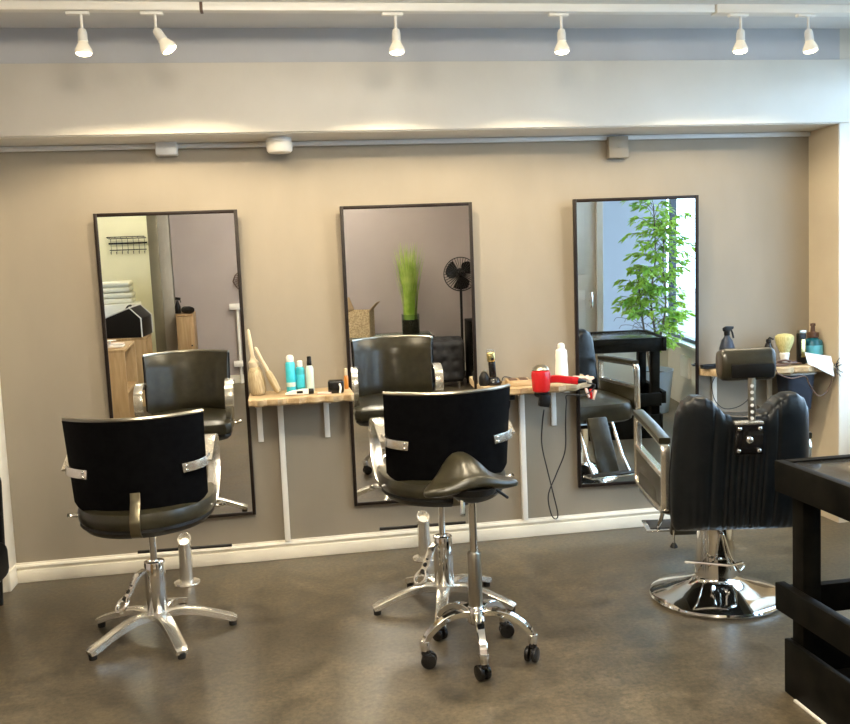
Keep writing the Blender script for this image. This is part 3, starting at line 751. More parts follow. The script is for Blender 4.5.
# --- things on the second shelf
Z = ZS2
b = thing('hair_clipper', 'gold and black hair clipper upright in its charging stand', 'hair clipper', (1.055, -.14, Z))
B().lathe([(.036, 0), (.038, .004), (.037, .016), (.028, .034), (.022, .04)], seg=28).build('charging_stand', 'gloss_black', b)
B().box((-.006, 0, .085), (.034, .030, .10), rot=(0, -.06, 0), bev=.010, seg=3).build('body', 'gloss_black', b)
B().box((-.012, -.006, .142), (.040, .026, .050), rot=(0, -.06, 0), bev=.008, seg=3).build('head', 'gold', b)
B().prism([(-.021, 0), (.021, 0), (.018, .015), (-.018, .015)], .010, Matrix.Translation((-.014, -.002, .165)) @ Euler((pi / 2, 0, 0)).to_matrix().to_4x4()).build('blade', 'alu', b)
B().sphere((-.008, -.0185, .132), .006).build('power_button', 'black', b)
b = thing('trimmer', 'small black trimmer standing beside the hair clipper', 'trimmer', (1.006, -.14, Z))
B().lathe([(.022, 0), (.027, .012), (.025, .045), (.016, .062), (.010, .068)], seg=22).build('body', 'black', b)
B().box((.002, 0, .072), (.022, .010, .012), bev=.002).build('blade', 'dark_chrome', b)
b = thing('wooden_tray', 'low wooden comb tray with dark slots, left of the red dryer', 'tray', (1.165, -.19, Z), radians(-8))
B().box((0, 0, .014), (.115, .13, .028), bev=.003).build('body', 'plank', b)
for k in (-1, 1): B().box((k * .026, .0, .0285), (.040, .095, .004), bev=.001).build('slot', 'brown_plastic', b)
b = thing('hair_dryer', 'red hair dryer lying on its nozzle with handle pointing right', 'hair dryer', (1.234, -.362, Z - .020))
B().lathe([(.034, .0), (.041, .006), (.044, .03), (.047, .080), (.045, .100), (.034, .108)], seg=32).build('barrel', 'red', b)
B().lathe([(.035, .106), (.041, .108), (.034, .121), (.014, .132), (.002, .133)], seg=32).build('air_intake', 'dark_chrome', b)
B().tube(smooth_path([(.036, 0, .060), (.08, -.002, .060), (.13, -.004, .052), (.180, -.006, .044)], 5), 0, flat=[(.030 + .006 * sin(i * .35), .036) for i in range(16)], up=(0, 1, 0)).build('handle', 'red', b)
B().lathe([(.016, 0), (.014, .012), (.008, .03), (.005, .045)], (.178, -.006, .0445), 16, (1, .02, -.12)).build('cord_sleeve', 'black', b)
b = thing('talc_bottle', 'white tapered bottle standing behind the red hair dryer', 'bottle', (1.425, -.09, Z))
B().lathe([(.030, 0), (.033, .006), (.033, .05), (.030, .10), (.031, .125), (.028, .150), (.016, .162)], seg=30).build('body', 'plastic_white', b)
B().lathe([(.017, .160), (.019, .165), (.017, .182), (.007, .188)], seg=24).build('cap', 'plastic_white', b)
nn = 16; P = [[Vector((1.40 + .150 * i / nn, -.225 + .10 * j / nn, Z + .003 + .007 * (1 + sin(i * .8 + j * .5)) * (1 if j < nn else .3))) for j in range(nn + 1)] for i in range(nn + 1)]
tag(B().grid(P, lambda i, j: Vector((0, 0, .004))).build('towel', 'pink', angle=70), 'crumpled pale pink towel under the hair dryer handle', 'towel')
# sockets and cords under the second shelf
b = thing('dryer_holder', 'black holder at the front edge of the middle shelf under the red dryer', 'holder', (1.250, -.355, Z - .021))
B().box((-.012, 0, -.006), (.062, .05, .012), bev=.003).build('cradle', 'black', b)
B().box((0, 0, -.042), (.050, .038, .060), rot=(0, .15, 0), bev=.006).build('body', 'black', b)
B().tube([(0, .02, -.03), (0, .10, -.034), (0, .14, -.030)], 0, flat=(.02, .006), up=(1, 0, 0)).build('mounting_arm', 'black', b)
b = thing('wall_socket', 'black double socket under the plank, left of the white post', 'socket', (1.165, -.013, .758))
B().box((0, 0, 0), (.055, .022, .055), bev=.004).build('body', 'black', b)
for k in (-1, 1): B().cyl((k * .011, -.0105, 0), (k * .011, -.013, 0), .009, seg=14).build('outlet', 'gloss_black', b)
c = [(1.461, -.371, Z + .012), (1.50, -.375, Z - .005), (1.45, -.375, Z - .045), (1.36, -.375, Z - .040), (1.365, -.34, Z - .08), (1.40, -.22, .69), (1.435, -.10, .60), (1.44, -.06, .45), (1.395, -.045, .33), (1.350, -.04, .22), (1.362, -.04, .12), (1.385, -.04, .09), (1.398, -.04, .12), (1.37, -.045, .25), (1.345, -.05, .36), (1.300, -.12, .50), (1.265, -.25, .62), (1.249, -.345, .720)]
tag(B().tube(smooth_path(c, 7), .0032, 8).build('hanging_cable', 'rubber'), 'thin black hair dryer cord looping down the wall below the middle shelf', 'cord')
tag(B().tube(smooth_path([(1.165, -.026, .728), (1.15, -.05, .69), (1.11, -.04, .65), (1.06, -.03, .62), (1.0, -.03, .60)], 6), .003, 8).build('clipper_cord', 'rubber'), 'short black cord running left from the double socket', 'cord')
tag(B().tube(smooth_path([(1.098, -.125, Z + .006), (1.12, -.085, Z + .03), (1.16, -.06, Z + .022), (1.20, -.05, Z + .004), (1.24, -.045, Z + .004)], 6), .0025, 8).build('charger_cord', 'rubber'), 'thin black charger cord behind the hair clipper stand', 'cord')
b = thing('hair_clips', 'small pink and red clips hanging at the ragged end of the middle shelf', 'hair clips', (1.535, -.215, Z - .06))
for k in range(3): B().box((-.02 + .018 * k, .0, -.006 * k), (.012, .02, .05), rot=(0, .3 * (k - 1), 0), bev=.003).build('clip', 'pink' if k != 1 else 'red', b)

# --- things on the third shelf
Z = ZS3
b = thing('comb', 'black comb lying at the left end of the corner shelf', 'comb', (2.235, -.135, Z + .003), radians(6))
cb = B().box((0, .012, .004), (.14, .016, .008), bev=.002)
for k in range(24): cb.box((-.064 + k * .0056, -.010, .004), (.0028, .030, .005))
cb.build('teeth_and_spine', 'black', b); B().box((.0, .024, .012), (.12, .03, .016), bev=.006).build('grip', 'black', b)
b = thing('water_spray_bottle', 'dark grey trigger spray bottle behind the barber chair headrest', 'spray bottle', (2.312, -.13, Z))
SPRAY = b
B().lathe([(.038, 0), (.042, .005), (.042, .06), (.039, .105), (.028, .145), (.015, .162), (.012, .172)], seg=30).build('body', 'navy', b)
B().lathe([(.014, .170), (.015, .174), (.015, .190), (.010, .194)], seg=20).build('collar', 'black', b)
B().prism([(-.020, 0), (.010, -.004), (.034, .012), (.036, .024), (-.004, .026), (-.022, .016)], .018, Matrix.Translation((0, .009, .192)) @ Euler((pi / 2, 0, 0)).to_matrix().to_4x4(), bev=.003).build('spray_head', 'black', b)
B().tube(smooth_path([(.022, 0, .198), (.030, 0, .182), (.036, 0, .154)], 5), 0, flat=(.012, .006), up=(0, 1, 0)).build('trigger', 'black', b)
b = thing('oil_bottle', 'small black pump bottle left of the shaving brush', 'bottle', (2.540, -.14, Z))
B().lathe([(.020, 0), (.023, .004), (.023, .090), (.016, .115), (.010, .121)], seg=24).build('body', 'gloss_black', b)
B().lathe([(.012, .120), (.014, .123), (.013, .137), (.004, .141)], seg=20).build('cap', 'black', b)
B().tube([(0, 0, .137), (.004, -.004, .147), (.022, -.01, .137)], .005, 8).build('spout', 'black', b)
B().box((.006, -.022, .055), (.016, .004, .040), bev=.001).build('label_patch', 'plastic_white', b)
b = thing('shaving_brush', 'large shaving brush with fanned yellow bristles and white handle', 'shaving brush', (2.625, -.15, Z))
B().lathe([(.026, 0), (.028, .004), (.022, .018), (.020, .030), (.024, .044), (.026, .060), (.022, .066)], seg=26).build('handle', 'plastic_white', b)
B().lathe([(.022, .064), (.030, .080), (.042, .110), (.048, .138), (.047, .150), (.034, .160), (.012, .164)], seg=30).build('bristles', 'yellow_bristle', b)
b = thing('beard_trimmer', 'black beard trimmer with pale metal face, right of the shaving brush', 'trimmer', (2.705, -.175, Z))
B().box((0, 0, .083), (.044, .034, .165), bev=.010, seg=3).build('body', 'black', b)
B().box((0, -.017, .085), (.024, .006, .095), bev=.003).build('face_plate', 'gold', b)
B().box((0, -.006, .171), (.040, .022, .016), bev=.002).build('blade', 'dark_chrome', b)
b = thing('pump_bottle', 'deep teal pump bottle with dark pump in the shelf corner', 'bottle', (2.806, -.12, Z))
B().lathe([(.046, 0), (.050, .005), (.050, .105), (.044, .120), (.028, .127), (.022, .132)], seg=32).build('body', 'deep_teal', b)
B().lathe([(.0505, .045), (.0508, .046), (.0508, .092), (.0505, .093)], seg=32).build('label_band', 'cyan_label', b)
B().lathe([(.024, .130), (.030, .134), (.030, .158), (.013, .164), (.010, .192), (.014, .195), (.013, .207), (.004, .209)], seg=24).build('pump', 'brown_plastic', b)
B().tube([(0, 0, .201), (-.010, -.018, .199), (-.012, -.026, .193)], .005, 8).build('nozzle', 'brown_plastic', b)
n = 8
P = [[Vector((2.700 + .120 * i / n, -.215 - .045 * (i / n) - .030 * j / n, Z + .066 - .024 * i / n - .062 * j / n - .040 * (i / n) * (j / n))) for j in range(n + 1)] for i in range(n + 1)]
P = [[Vector((p.x, min(p.y, -.276) if p.z < Z + .004 else p.y, p.z)) for p in row] for row in P]
tag(B().grid(P, lambda i, j: Vector((0, .0015, 0))).build('paper_card', 'paper'), 'white paper card propped at the front of the corner shelf', 'card')
def cord(name, label, pts, r=.003, m='rubber'):
    return tag(B().tube(smooth_path(pts, 7), r, 8).build(name, m), label, 'cord')
cord('tangled_cable', 'tangled brown cord heaped in front of the shaving brush', [(2.70, -.185, Z + .006), (2.66, -.205, Z + .010), (2.60, -.20, Z + .028), (2.55, -.19, Z + .020), (2.57, -.215, Z + .008), (2.63, -.222, Z + .016), (2.665, -.205, Z + .008), (2.60, -.185, Z + .012), (2.53, -.195, Z + .026), (2.52, -.21, Z + .010), (2.58, -.22, Z + .006), (2.65, -.215, Z + .022)], .006, 'brown_plastic')
cord('drooping_cable', 'pale cord looping from the corner shelf under its front edge', [(2.50, -.245, Z + .006), (2.495, -.285, Z - .005), (2.51, -.29, Z - .03), (2.58, -.29, Z - .055), (2.66, -.28, Z - .05), (2.70, -.26, Z - .10), (2.75, -.25, Z - .16), (2.81, -.235, Z - .145), (2.84, -.24, Z - .08), (2.845, -.22, Z - .05)], .0035, 'brown_plastic')
cord('headrest_wire', 'thin black wire drooping below the corner shelf behind the headrest post', [(2.26, -.10, Z - .043), (2.24, -.10, Z - .09), (2.255, -.10, Z - .17), (2.31, -.10, Z - .22), (2.40, -.10, Z - .21), (2.47, -.10, Z - .15), (2.485, -.10, Z - .08), (2.47, -.10, Z - .043)], .0022)
b = thing('cable_tie_bundle', 'bunch of black cable ends at the right end of the corner shelf', 'cables', (2.838, -.285, Z - .015))
rnd = random.Random(4); bb = B()
for k in range(9):
    a = rnd.uniform(0, 2 * pi); l = rnd.uniform(.03, .055)
    bb.tube([(0, 0, 0), (-.012 + .35 * l * cos(a), -.2 * l, .6 * l * sin(a)), (-.008 + .6 * l * cos(a), -.4 * l, l * sin(a))], .0022, 6)
bb.build('strands', 'rubber', b)
b = thing('storage_bin', 'navy bin hanging under the corner shelf, behind the barber chair', 'bin', (2.70, -.125, .598))
BIN = b
rs = []
for s, z in ((.78, 0), (.8, .004), (1.0, .195), (.95, .195), (.76, .01)):
    rs.append([Vector((x * .085 * s, y * .07 * s, z)) for x, y in [(math.copysign(abs(cos(a)) ** .4, cos(a)), math.copysign(abs(sin(a)) ** .4, sin(a))) for a in [2 * pi * k / 28 for k in range(28)]]])
B().rings(rs).build('body', 'navy', b)
B().tube([(x * .088, y * .073, .195) for x, y in [(math.copysign(abs(cos(a)) ** .4, cos(a)), math.copysign(abs(sin(a)) ** .4, sin(a))) for a in [2 * pi * k / 28 for k in range(28)]]], .005, 8, closed=True).build('rim', 'trunk', b)

# ------------------------------------------------------------------ black waiting chair at the left edge
wc = thing('lounge_chair', 'black leather lounge chair cut off by the left edge of the picture', 'chair', (-1.548, -.50, 0))
B().box((0, -.02, .20), (.60, .52, .17), bev=.045, seg=4).build('seat', 'shell', wc)
B().box((-.01, .255, .36), (.565, .13, .46), rot=(-.10, 0, 0), bev=.05, seg=4).build('backrest', 'shell', wc)
for sx in (-1, 1):
    for sy in (-1, 1): B().cyl((sx * .25, -.02 + sy * .2, 0), (sx * .25, -.02 + sy * .2, .125), .018, .024, seg=14).build('leg', 'black', wc)

# ------------------------------------------------------------------ behind the photographer (seen in the mirrors)
# potted ficus by the window
fc = thing('potted_ficus', 'tall leafy potted tree by the window, reflected in the right mirror', 'potted tree', (2.80, -2.86, 0))
B().lathe([(.125, 0), (.13, .004), (.165, .35), (.170, .355), (.158, .355), (.155, .31), (.02, .31)], seg=40).build('pot', 'pot', fc)
B().lathe([(.154, .300), (.14, .318), (.05, .324), (.0, .325)], seg=30).build('soil', 'soil', fc)
rnd = random.Random(11); trunkb = B(); leafb = B()
def add_leaf(p, d, L_, w):
    d = d.normalized(); s = d.cross(Vector((rnd.uniform(-1, 1), rnd.uniform(-1, 1), 1))).normalized(); nrm = s.cross(d)
    pts = []
    for tt, ww, dr in ((0, .05, 0), (.25, .8, .02), (.5, 1, .0), (.75, .65, -.06), (1, .03, -.16)):
        c = p + d * L_ * tt + nrm * L_ * dr
        pts.append([c - s * w * ww * .5, c - nrm * w * .12 * ww, c + s * w * ww * .5])
    leafb.grid(pts)
stems = [[(0, 0, .32), (.02, .01, .6), (-.02, .0, .95), (.02, -.01, 1.3), (.0, 0, 1.72)], [(.02, .01, .32), (.05, .02, .6), (.10, .02, .9), (.08, .0, 1.25), (.10, .0, 1.55)], [(-.02, 0, .32), (-.06, .02, .55), (-.10, .0, .85), (-.13, .01, 1.12)]]
for st in stems:
    sp = smooth_path(st, 8); n_ = len(sp)
    trunkb.tube(sp, [.012 - .008 * i / n_ for i in range(n_)], 8)
    for i in range(n_ // 4, n_):
        for q in range(2):
            a = rnd.uniform(0, 2 * pi); L0 = rnd.uniform(.10, .29) * (1.15 - .5 * (sp[i].z / 1.75))
            e = sp[i] + Vector((cos(a) * L0, sin(a) * L0 * .8, rnd.uniform(.02, .14)))
            mid = sp[i].lerp(e, .5) + Vector((0, 0, .03))
            br = smooth_path([sp[i], mid, e, e + Vector((cos(a) * .03, sin(a) * .03, -.03))], 3)
            trunkb.tube(br, .0022, 5)
            for v in br[2:]:
                if v.z < .82 and v.x < .0 : continue
                for z_ in range(2):
                    add_leaf(v, Vector((cos(a + rnd.uniform(-1.3, 1.3)), sin(a + rnd.uniform(-1.3, 1.3)), rnd.uniform(-.7, .25))), rnd.uniform(.055, .085), rnd.uniform(.020, .030))
trunkb.build('trunk', 'bark', fc)
leafb.build('foliage', 'leaf', fc, recalc=False)

# console, grass vase, cardboard box
cs = thing('console_table', 'low chrome and glass console table reflected in the middle mirror', 'table', (.90, -5.08, 0))
B().box((0, 0, .475), (.88, .34, .012), bev=.003).build('table_top', 'vase_glass', cs)
fb = B()
for sx in (-1, 1):
    for sy in (-1, 1): B().tube([(sx * .455, sy * .15, 0), (sx * .455, sy * .15, .469)], .012, 10).build('leg', 'chrome', cs)
fb.tube([(-.455, -.15, .455), (.455, -.15, .455), (.455, .15, .455), (-.455, .15, .455)], .010, 8, closed=True).build('rim', 'chrome', cs)
gv = thing('grass_plant', 'tall bright green ornamental grass in a clear glass vase', 'potted plant', (1.130, -5.02, .482))
B().lathe([(.092, 0), (.095, .003), (.095, .21), (.091, .21), (.091, .008), (.002, .008)], seg=36).build('vase', 'vase_glass', gv)
B().lathe([(.084, .009), (.086, .012), (.086, .15), (.07, .155), (.0, .157)], seg=30).build('soil', 'soil', gv)
rnd = random.Random(5); gb = B()
for k in range(230):
    a = rnd.uniform(0, 2 * pi); r0 = rnd.uniform(0, .07); H = rnd.uniform(.50, .84); sp_ = rnd.uniform(.00, .15)
    p0 = Vector((r0 * cos(a), r0 * sin(a), .13)); wv = Vector((-sin(a), cos(a), 0)); rows_ = []
    for t_ in (0, .25, .5, .75, 1):
        c = p0 + Vector((cos(a) * sp_ * t_ ** 1.6, sin(a) * sp_ * t_ ** 1.6, H * t_)); w = .0060 * (1 - t_ ** 2) + .0004
        rows_.append([c - wv * w, c + wv * w])
    gb.grid(rows_)
gb.build('blades', 'grass', gv, recalc=False)
cbx = thing('cardboard_box', 'open cardboard box on the left of the console table', 'box', (.60, -5.02, .482), radians(15))
b = B()
w_, d_, h_ = .26, .24, .27
b.span(-w_ / 2, w_ / 2, -d_ / 2, d_ / 2, 0, .005).span(-w_ / 2, -w_ / 2 + .005, -d_ / 2, d_ / 2, 0, h_).span(w_ / 2 - .005, w_ / 2, -d_ / 2, d_ / 2, 0, h_)
b.span(-w_ / 2, w_ / 2, -d_ / 2, -d_ / 2 + .005, 0, h_).span(-w_ / 2, w_ / 2, d_ / 2 - .005, d_ / 2, 0, h_)
b.build('carton', 'wicker', cbx)
B().box((-.11, 0, .34), (.005, .23, .14), rot=(0, -.35, 0)).build('flap', 'card', cbx)
B().box((.155, 0, .31), (.005, .23, .12), rot=(0, .75, 0)).build('flap', 'card', cbx)

# pedestal fan
fn = thing('pedestal_fan', 'black pedestal fan reflected at the right side of the middle mirror', 'fan', (1.685, -5.10, 0), radians(8))
B().lathe([(.17, 0), (.175, .006), (.16, .018), (.05, .03), (.025, .05)], seg=36).build('base', 'black', fn)
B().cyl((0, 0, .04), (0, 0, .95), .014, seg=16).build('pole', 'black', fn)
B().lathe([(.03, -.07), (.055, -.05), (.06, .02), (.04, .06)], (0, .0, 1.09), 24, (0, 1, 0)).cyl((0, 0, .93), (0, 0, 1.05), .02, seg=14).build('motor', 'gloss_black', fn)
g = B(); R_ = .175
for y_ in (.055, .145):
    g.tube([(R_ * cos(2 * pi * k / 40), y_ * .5 + .05, 1.09 + R_ * sin(2 * pi * k / 40)) for k in range(40)], .004, 6, closed=True)
g.tube([(R_ * cos(2 * pi * k / 40), .10, 1.09 + R_ * sin(2 * pi * k / 40)) for k in range(40)], .005, 6, closed=True)
for k in range(36):
    a = 2 * pi * k / 36; d = Vector((cos(a), 0, sin(a)))
    c0 = Vector((0, 0, 1.09))
    g.tube([c0 + d * .03 + Vector((0, .165, 0)), c0 + d * .12 + Vector((0, .155, 0)), c0 + d * R_ + Vector((0, .10, 0)), c0 + d * .12 + Vector((0, .045, 0)), c0 + d * .05 + Vector((0, .05, 0))], .0028, 4)
g.build('guard', 'black', fn)
for k in range(3):
    rows_ = []
    for i in range(9):
        r_ = .025 + .135 * i / 8
        rows_.append([Vector((r_ * cos(a), .105 + .03 * (a - k * 2 * pi / 3 - .45), 1.09 + r_ * sin(a))) for a in [k * 2 * pi / 3 + 1.5 * j / 6 * (.5 + .5 * sin(pi * (i + 2) / 11)) for j in range(7)]])
    B().grid(rows_, lambda i, j: Vector((0, .002, 0))).build('blade', 'gloss_black', fn)
B().lathe([(.026, -.02), (.028, 0), (.02, .02), (0, .026)], (0, .115, 1.09), 20, (0, 1, 0)).build('hub', 'gloss_black', fn)

# tufted ottoman
ot = thing('tufted_ottoman', 'black tufted velvet ottoman reflected beside the fan', 'ottoman', (1.415, -4.62, 0), radians(6))
n = 25; rows_ = []
b = B(); W = .19
def tuft(u, v):
    s = 0
    for a_ in (-.6, 0, .6):
        for c_ in (-.6, 0, .6): s += exp(-((u - a_) ** 2 + (v - c_) ** 2) / .02)
    return .022 * s
faces = []
for ax in range(5):
    P = []
    for i in range(n):
        row = []
        for j in range(n):
            u, v = -1 + 2 * i / (n - 1), -1 + 2 * j / (n - 1); d_ = W + .02 - tuft(u, v) - .02 * (max(abs(u), abs(v)) ** 6)
            uu, vv = u * W, v * W
            p = [(d_, uu, vv), (-d_, uu, vv), (uu, d_, vv), (uu, -d_, vv), (uu, vv, d_)][ax]
            row.append(Vector((p[0], p[1], .27 + p[2])))
        P.append(row)
    b.grid(P)
bmesh.ops.remove_doubles(b.bm, verts=b.bm.verts, dist=.012)
b.build('upholstery', 'velvet', ot)
B().span(-.185, .185, -.185, .185, .055, .09, bev=.01).build('base_frame', 'black', ot)
for sx in (-1, 1):
    for sy in (-1, 1): B().cyl((sx * .15, sy * .15, 0), (sx * .15, sy * .15, .06), .014, .02, seg=12).build('leg', 'chrome', ot)
dc = thing('side_cabinet', 'narrow black cabinet at the right edge of the middle mirror', 'cabinet', (1.745, -4.50, 0))
B().span(-.10, .10, -.16, .16, .04, .66, bev=.006).build('body', 'table_wood', dc)
B().span(-.09, .09, .16, .174, .05, .33, bev=.003).build('drawer', 'table_wood', dc); B().span(-.09, .09, .16, .174, .345, .645, bev=.003).build('drawer', 'table_wood', dc)
for sx in (-1, 1):
    for sy in (-1, 1): B().cyl((sx * .08, sy * .13, 0), (sx * .08, sy * .13, .045), .016, seg=12).build('foot', 'rubber', dc)

# wooden cabinets and clutter on the left
def cabinet(label, loc, w, d, h, rz=0, shelves=1, closed=False):
    t = thing('oak_cabinet', label, 'cabinet', loc, rz, 'oak cabinets')
    B().span(-w / 2, w / 2, -d / 2, d / 2, h - .02, h, bev=.002).build('top', 'ply', t)
    B().span(-w / 2, -w / 2 + .018, -d / 2, d / 2, 0, h - .02, bev=.001).build('side_panel', 'ply', t)
    B().span(w / 2 - .018, w / 2, -d / 2, d / 2, 0, h - .02, bev=.001).build('side_panel', 'ply', t)
    B().span(-w / 2 + .018, w / 2 - .018, -d / 2, -d / 2 + .01, .0, h - .02).build('back_panel', 'ply', t)
    B().span(-w / 2 + .018, w / 2 - .018, -d / 2, d / 2 - .005, .04, .058).build('bottom_panel', 'ply', t)
    if closed:
        dr = B().span(-w / 2 + .004, w / 2 - .004, d / 2, d / 2 + .016, .05, h - .024, bev=.002).build('door', 'ply', t)
        B().cyl((w / 2 - .025, d / 2 + .016, h * .6), (w / 2 - .025, d / 2 + .032, h * .6), .008, seg=12).build('knob', 'black', dr)
    for k in range(shelves):
        z = .058 + (h - .08) * (k + 1) / (shelves + 1)
        B().span(-w / 2 + .018, w / 2 - .018, -d / 2 + .01, d / 2 - .01, z, z + .016).build('inner_shelf', 'ply', t)
    return t
cabinet('oak cabinet with open side, nearest in the left mirror, carrying brushes', (-1.40, -3.10, 0), .56, .46, .75, radians(-90))
cabinet('oak cabinet beside the dark door jamb with the black bag on it', (-1.42, -4.6, 0), .42, .40, .66, radians(-90))
cabinet('slim tall oak cabinet against the grey rear wall', (-.915, -5.20, 0), .17, .34, .80, radians(0), 2, True)
bg = thing('tool_case', 'black hard tool case with grey edges on the oak cabinet', 'case', (-1.42, -4.58, .661), radians(8))
B().prism([(-.20, 0), (.20, 0), (.20, .18), (.10, .28), (-.12, .20), (-.20, .16)], .36, Matrix.Translation((0, .18, 0)) @ Euler((pi / 2, 0, 0)).to_matrix().to_4x4(), bev=.006).build('shell', 'black', bg)
b = B()
for y_ in (-.184, .184): b.tube([(-.20, y_, .16), (-.12, y_, .20), (.10, y_, .28), (.20, y_, .18), (.20, y_, .005)], .007, 6)
b.tube([(.10, -.184, .283), (.10, .184, .283)], .007, 6).build('edge_strip', 'trunk', bg)
B().tube(smooth_path([(.03, -.06, .255), (.05, -.05, .285), (.05, .05, .285), (.03, .06, .255)], 5), .008, 8).build('handle', 'black', bg)
tray = thing('brush_tray', 'small tray of pink and white brushes on the nearest oak cabinet', 'tray', (-1.30, -3.02, .751))
B().box((0, 0, .008), (.20, .12, .016), bev=.004).build('tray_base', 'plastic_white', tray)
for k in range(4): B().tube([(-.09, -.03 + .02 * k, .022), (.03, -.03 + .022 * k, .022), (.10, -.03 + .024 * k, .024)], [.010, .012, .006], 10).build('brush', ['pink', 'plastic_white', 'pink', 'plastic_white'][k], tray)
B().lathe([(.03, 0.016), (.012, .03), (.01, .05), (.05, .056)], (.0, .03, 0), 20).build('dish', 'plastic_white', tray)
sp2 = thing('spray_bottle', 'black spray bottle on the slim oak cabinet by the rear wall', 'spray bottle', (-.985, -5.16, .80))
B().lathe([(.028, 0), (.03, .004), (.03, .07), (.012, .12), (.011, .135)], seg=24).build('body', 'black', sp2)
B().box((.006, 0, .150), (.055, .018, .028), rot=(0, .15, 0), bev=.005).tube([(.025, 0, .14), (.034, 0, .11)], .005, 6).build('spray_head', 'black', sp2)
dy = thing('hair_dryer', 'black hair dryer lying on the slim oak cabinet by the rear wall', 'hair dryer', (-.885, -5.09, .8385), radians(40))
B().lathe([(.028, -.06), (.036, -.04), (.038, .03), (.028, .07)], (0, 0, 0), 24, (1, 0, 0)).build('barrel', 'gloss_black', dy)
B().tube([(-.01, 0, 0), (-.03, -.06, -.012), (-.05, -.10, -.02)], .016, 12).build('handle', 'black', dy)
tw = thing('towel_stack', 'stack of folded white towels in the room beyond the door opening', 'towels', (-1.86, -6.9, .0))
B().span(-.25, .25, -.2, .2, .0, .80, bev=.01).build('plinth', 'plastic_white', tw)
for k in range(4): B().box((.01 * (k % 2), .0, .835 + .065 * k), (.40 - .02 * k, .30, .062), bev=.028, seg=4).build('towel', 'towel', tw)
wr = thing('wire_rack', 'dark wire coat rack on the cream wall beyond the door opening', 'rack', (-1.75, -7.36, 1.42))
b = B(); b.tube([(-.22, .02, .14), (.22, .02, .14)], .006, 8).tube([(-.22, .02, .0), (.22, .02, .0)], .006, 8).tube([(-.22, .16, .16), (.22, .16, .16), (.22, .02, .14)], .006, 8).tube([(-.22, .16, .16), (-.22, .02, .14)], .006, 8)
for k in range(7):
    x = -.2 + .4 * k / 6; b.tube([(x, .16, .16), (x, .02, .14), (x, .02, 0), (x, .06, -.05), (x, .08, -.02)], .003, 6)
b.build('wire_frame', 'black', wr)
B().box((0, .006, .08), (.46, .01, .02), bev=.002).build('mounting_bar', 'black', wr)
lf = thing('hanging_leaf_ornament', 'dark woven leaf ornament hung on the grey rear wall', 'wall ornament', (-.36, YB + .01, 1.09))
out = [(.0, .10), (-.04, .06), (-.065, 0), (-.04, -.05), (.0, -.10), (.04, -.05), (.065, 0), (.04, .06)]
b = B().tube([(x, 0.006, z) for x, z in out], .006, 6, closed=True)
for k in range(-3, 4): b.tube([(-.055 + abs(k) * .012, .006, k * .022 - .01), (.055 - abs(k) * .012, .006, k * .022 + .02)], .003, 5); b.tube([(-.055 + abs(k) * .012, .006, k * .022 + .02), (.055 - abs(k) * .012, .006, k * .022 - .01)], .003, 5)
b.build('weave', 'brown_plastic', lf)
rp = thing('heating_pipe', 'white pipe with a valve box on the grey rear wall, seen in the left mirror', 'pipe', (-.40, YB + .03, 0))
B().cyl((0, 0, .24), (0, 0, .80), .015, seg=14).build('pipe', 'plastic_white', rp)
B().box((-.02, 0, .825), (.12, .05, .06), bev=.004).build('valve_box', 'plastic_white', rp)
B().box((.0, .01, .215), (.14, .06, .06), bev=.004).build('lower_box', 'plastic_white', rp)
B().cyl((0, 0, 0), (0, 0, .19), .015, seg=14).build('pipe', 'plastic_white', rp)

# ------------------------------------------------------------------ light
def spot(loc, target, power, color, size=150, blend=.6, radius=.03):
    l = bpy.data.lights.new('spot_light', 'SPOT'); l.energy = power; l.color = color; l.spot_size = radians(size); l.spot_blend = blend; l.shadow_soft_size = radius
    o = bpy.data.objects.new('spot_light', l); COL.objects.link(o); o.location = loc
    o.rotation_euler = (Vector(target) - Vector(loc)).to_track_quat('-Z', 'Y').to_euler(); return o
WARM = (1.0, .83, .57)
PW = [32, 34, 42, 35, 22, 16]
for p, w in zip(LIGHTS, PW):
    spot(p, (p.x, -.45, .0), w, WARM, 138, .3, .015)
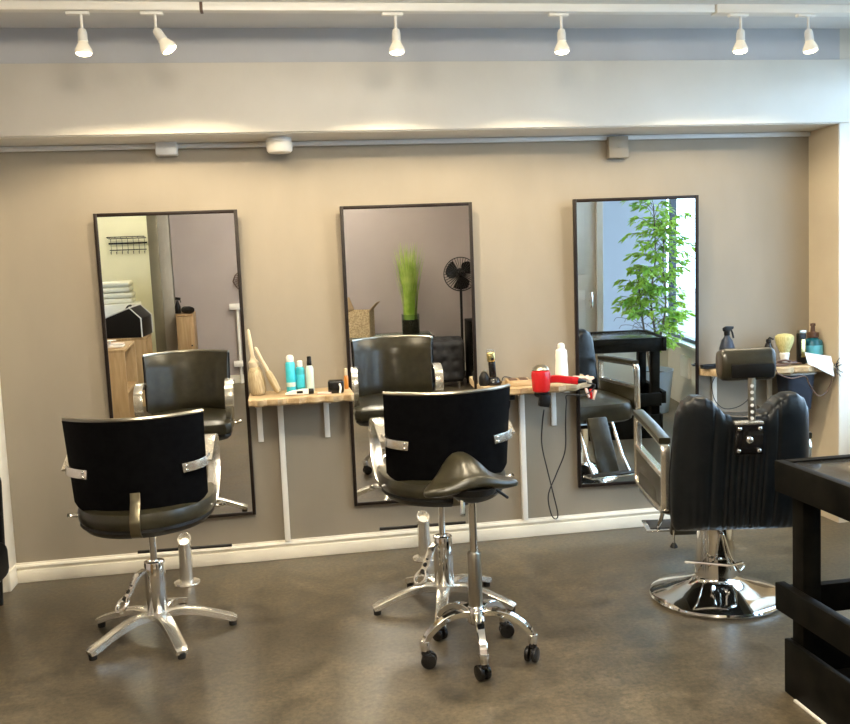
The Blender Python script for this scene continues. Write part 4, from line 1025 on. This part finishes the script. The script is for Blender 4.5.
# round ceiling lights in salon and back room, plus one added fill at rear
def ceiling_light(label, loc, power, color, r=.15):
    t = thing('ceiling_light', label, 'ceiling light', loc)
    B().lathe([(.05, 0), (.055, -.004), (.055, -.03), (.02, -.034)], seg=28).cyl((0, 0, -.03), (0, 0, -.085), .012, seg=12).build('ceiling_rose', 'plastic_white', t)
    m = mat('opal_glass_lit', (.9, .9, .88), .3, emit=color, estr=power)
    B().lathe([(.02, -.08), (r * .8, -.088), (r, -.105), (r * .97, -.13), (r * .75, -.165), (r * .4, -.182), (0, -.187)], seg=40).build('opal_globe', m, t)
    return t
ceiling_light('round white ceiling light nearer the left side of the salon', (-.15, -2.5, 2.475), 90, (1, .89, .70))
ceiling_light('round white ceiling light nearer the middle of the salon', (.60, -2.5, 2.475), 90, (1, .90, .72))
ceiling_light('added round white fill light at the rear of the salon', (.30, -4.4, 2.475), 80, (1, .90, .74))  # extra light, added to brighten the rear wall reflected in the mirrors
ceiling_light('round white ceiling light in the back room', (-1.8, -6.4, ZC), 42, (1, .93, .74))

w = bpy.data.worlds.new('sky'); SC.world = w; w.use_nodes = True
N = w.node_tree.nodes; L = w.node_tree.links
bgn = N['Background']; bgn.inputs['Color'].default_value = (.56, .77, 1.0, 1); bgn.inputs['Strength'].default_value = 7.0

# ------------------------------------------------------------------ camera
F, PI_, YA, RO, D, H = 909.9, -.096, .16, -.0426, 4.5469, 1.3952
fw = Vector((sin(YA) * cos(PI_), cos(YA) * cos(PI_), sin(PI_))); rt = Vector((cos(YA), -sin(YA), 0)); up = rt.cross(fw)
r2 = rt * cos(RO) + up * sin(RO); u2 = -rt * sin(RO) + up * cos(RO)
cam = bpy.data.cameras.new('camera'); co = bpy.data.objects.new('camera', cam); COL.objects.link(co)
mw = Matrix((r2, u2, -fw)).transposed().to_4x4(); mw.translation = Vector((0, -D, H)); co.matrix_world = mw
cam.sensor_fit = 'HORIZONTAL'; cam.sensor_width = 36; cam.lens = F * 36 / 850; cam.clip_start = .02; cam.clip_end = 100
SC.camera = co

SC.view_settings.view_transform = 'Standard'; SC.view_settings.look = 'None'; SC.view_settings.gamma = 1; SC.view_settings.exposure = 0.12
SC.view_settings.use_curve_mapping = False
SC.cycles.max_bounces = 10; SC.cycles.glossy_bounces = 6; SC.cycles.diffuse_bounces = 5; SC.cycles.transparent_max_bounces = 16
SC.cycles.sample_clamp_indirect = 25; SC.cycles.use_denoising = True
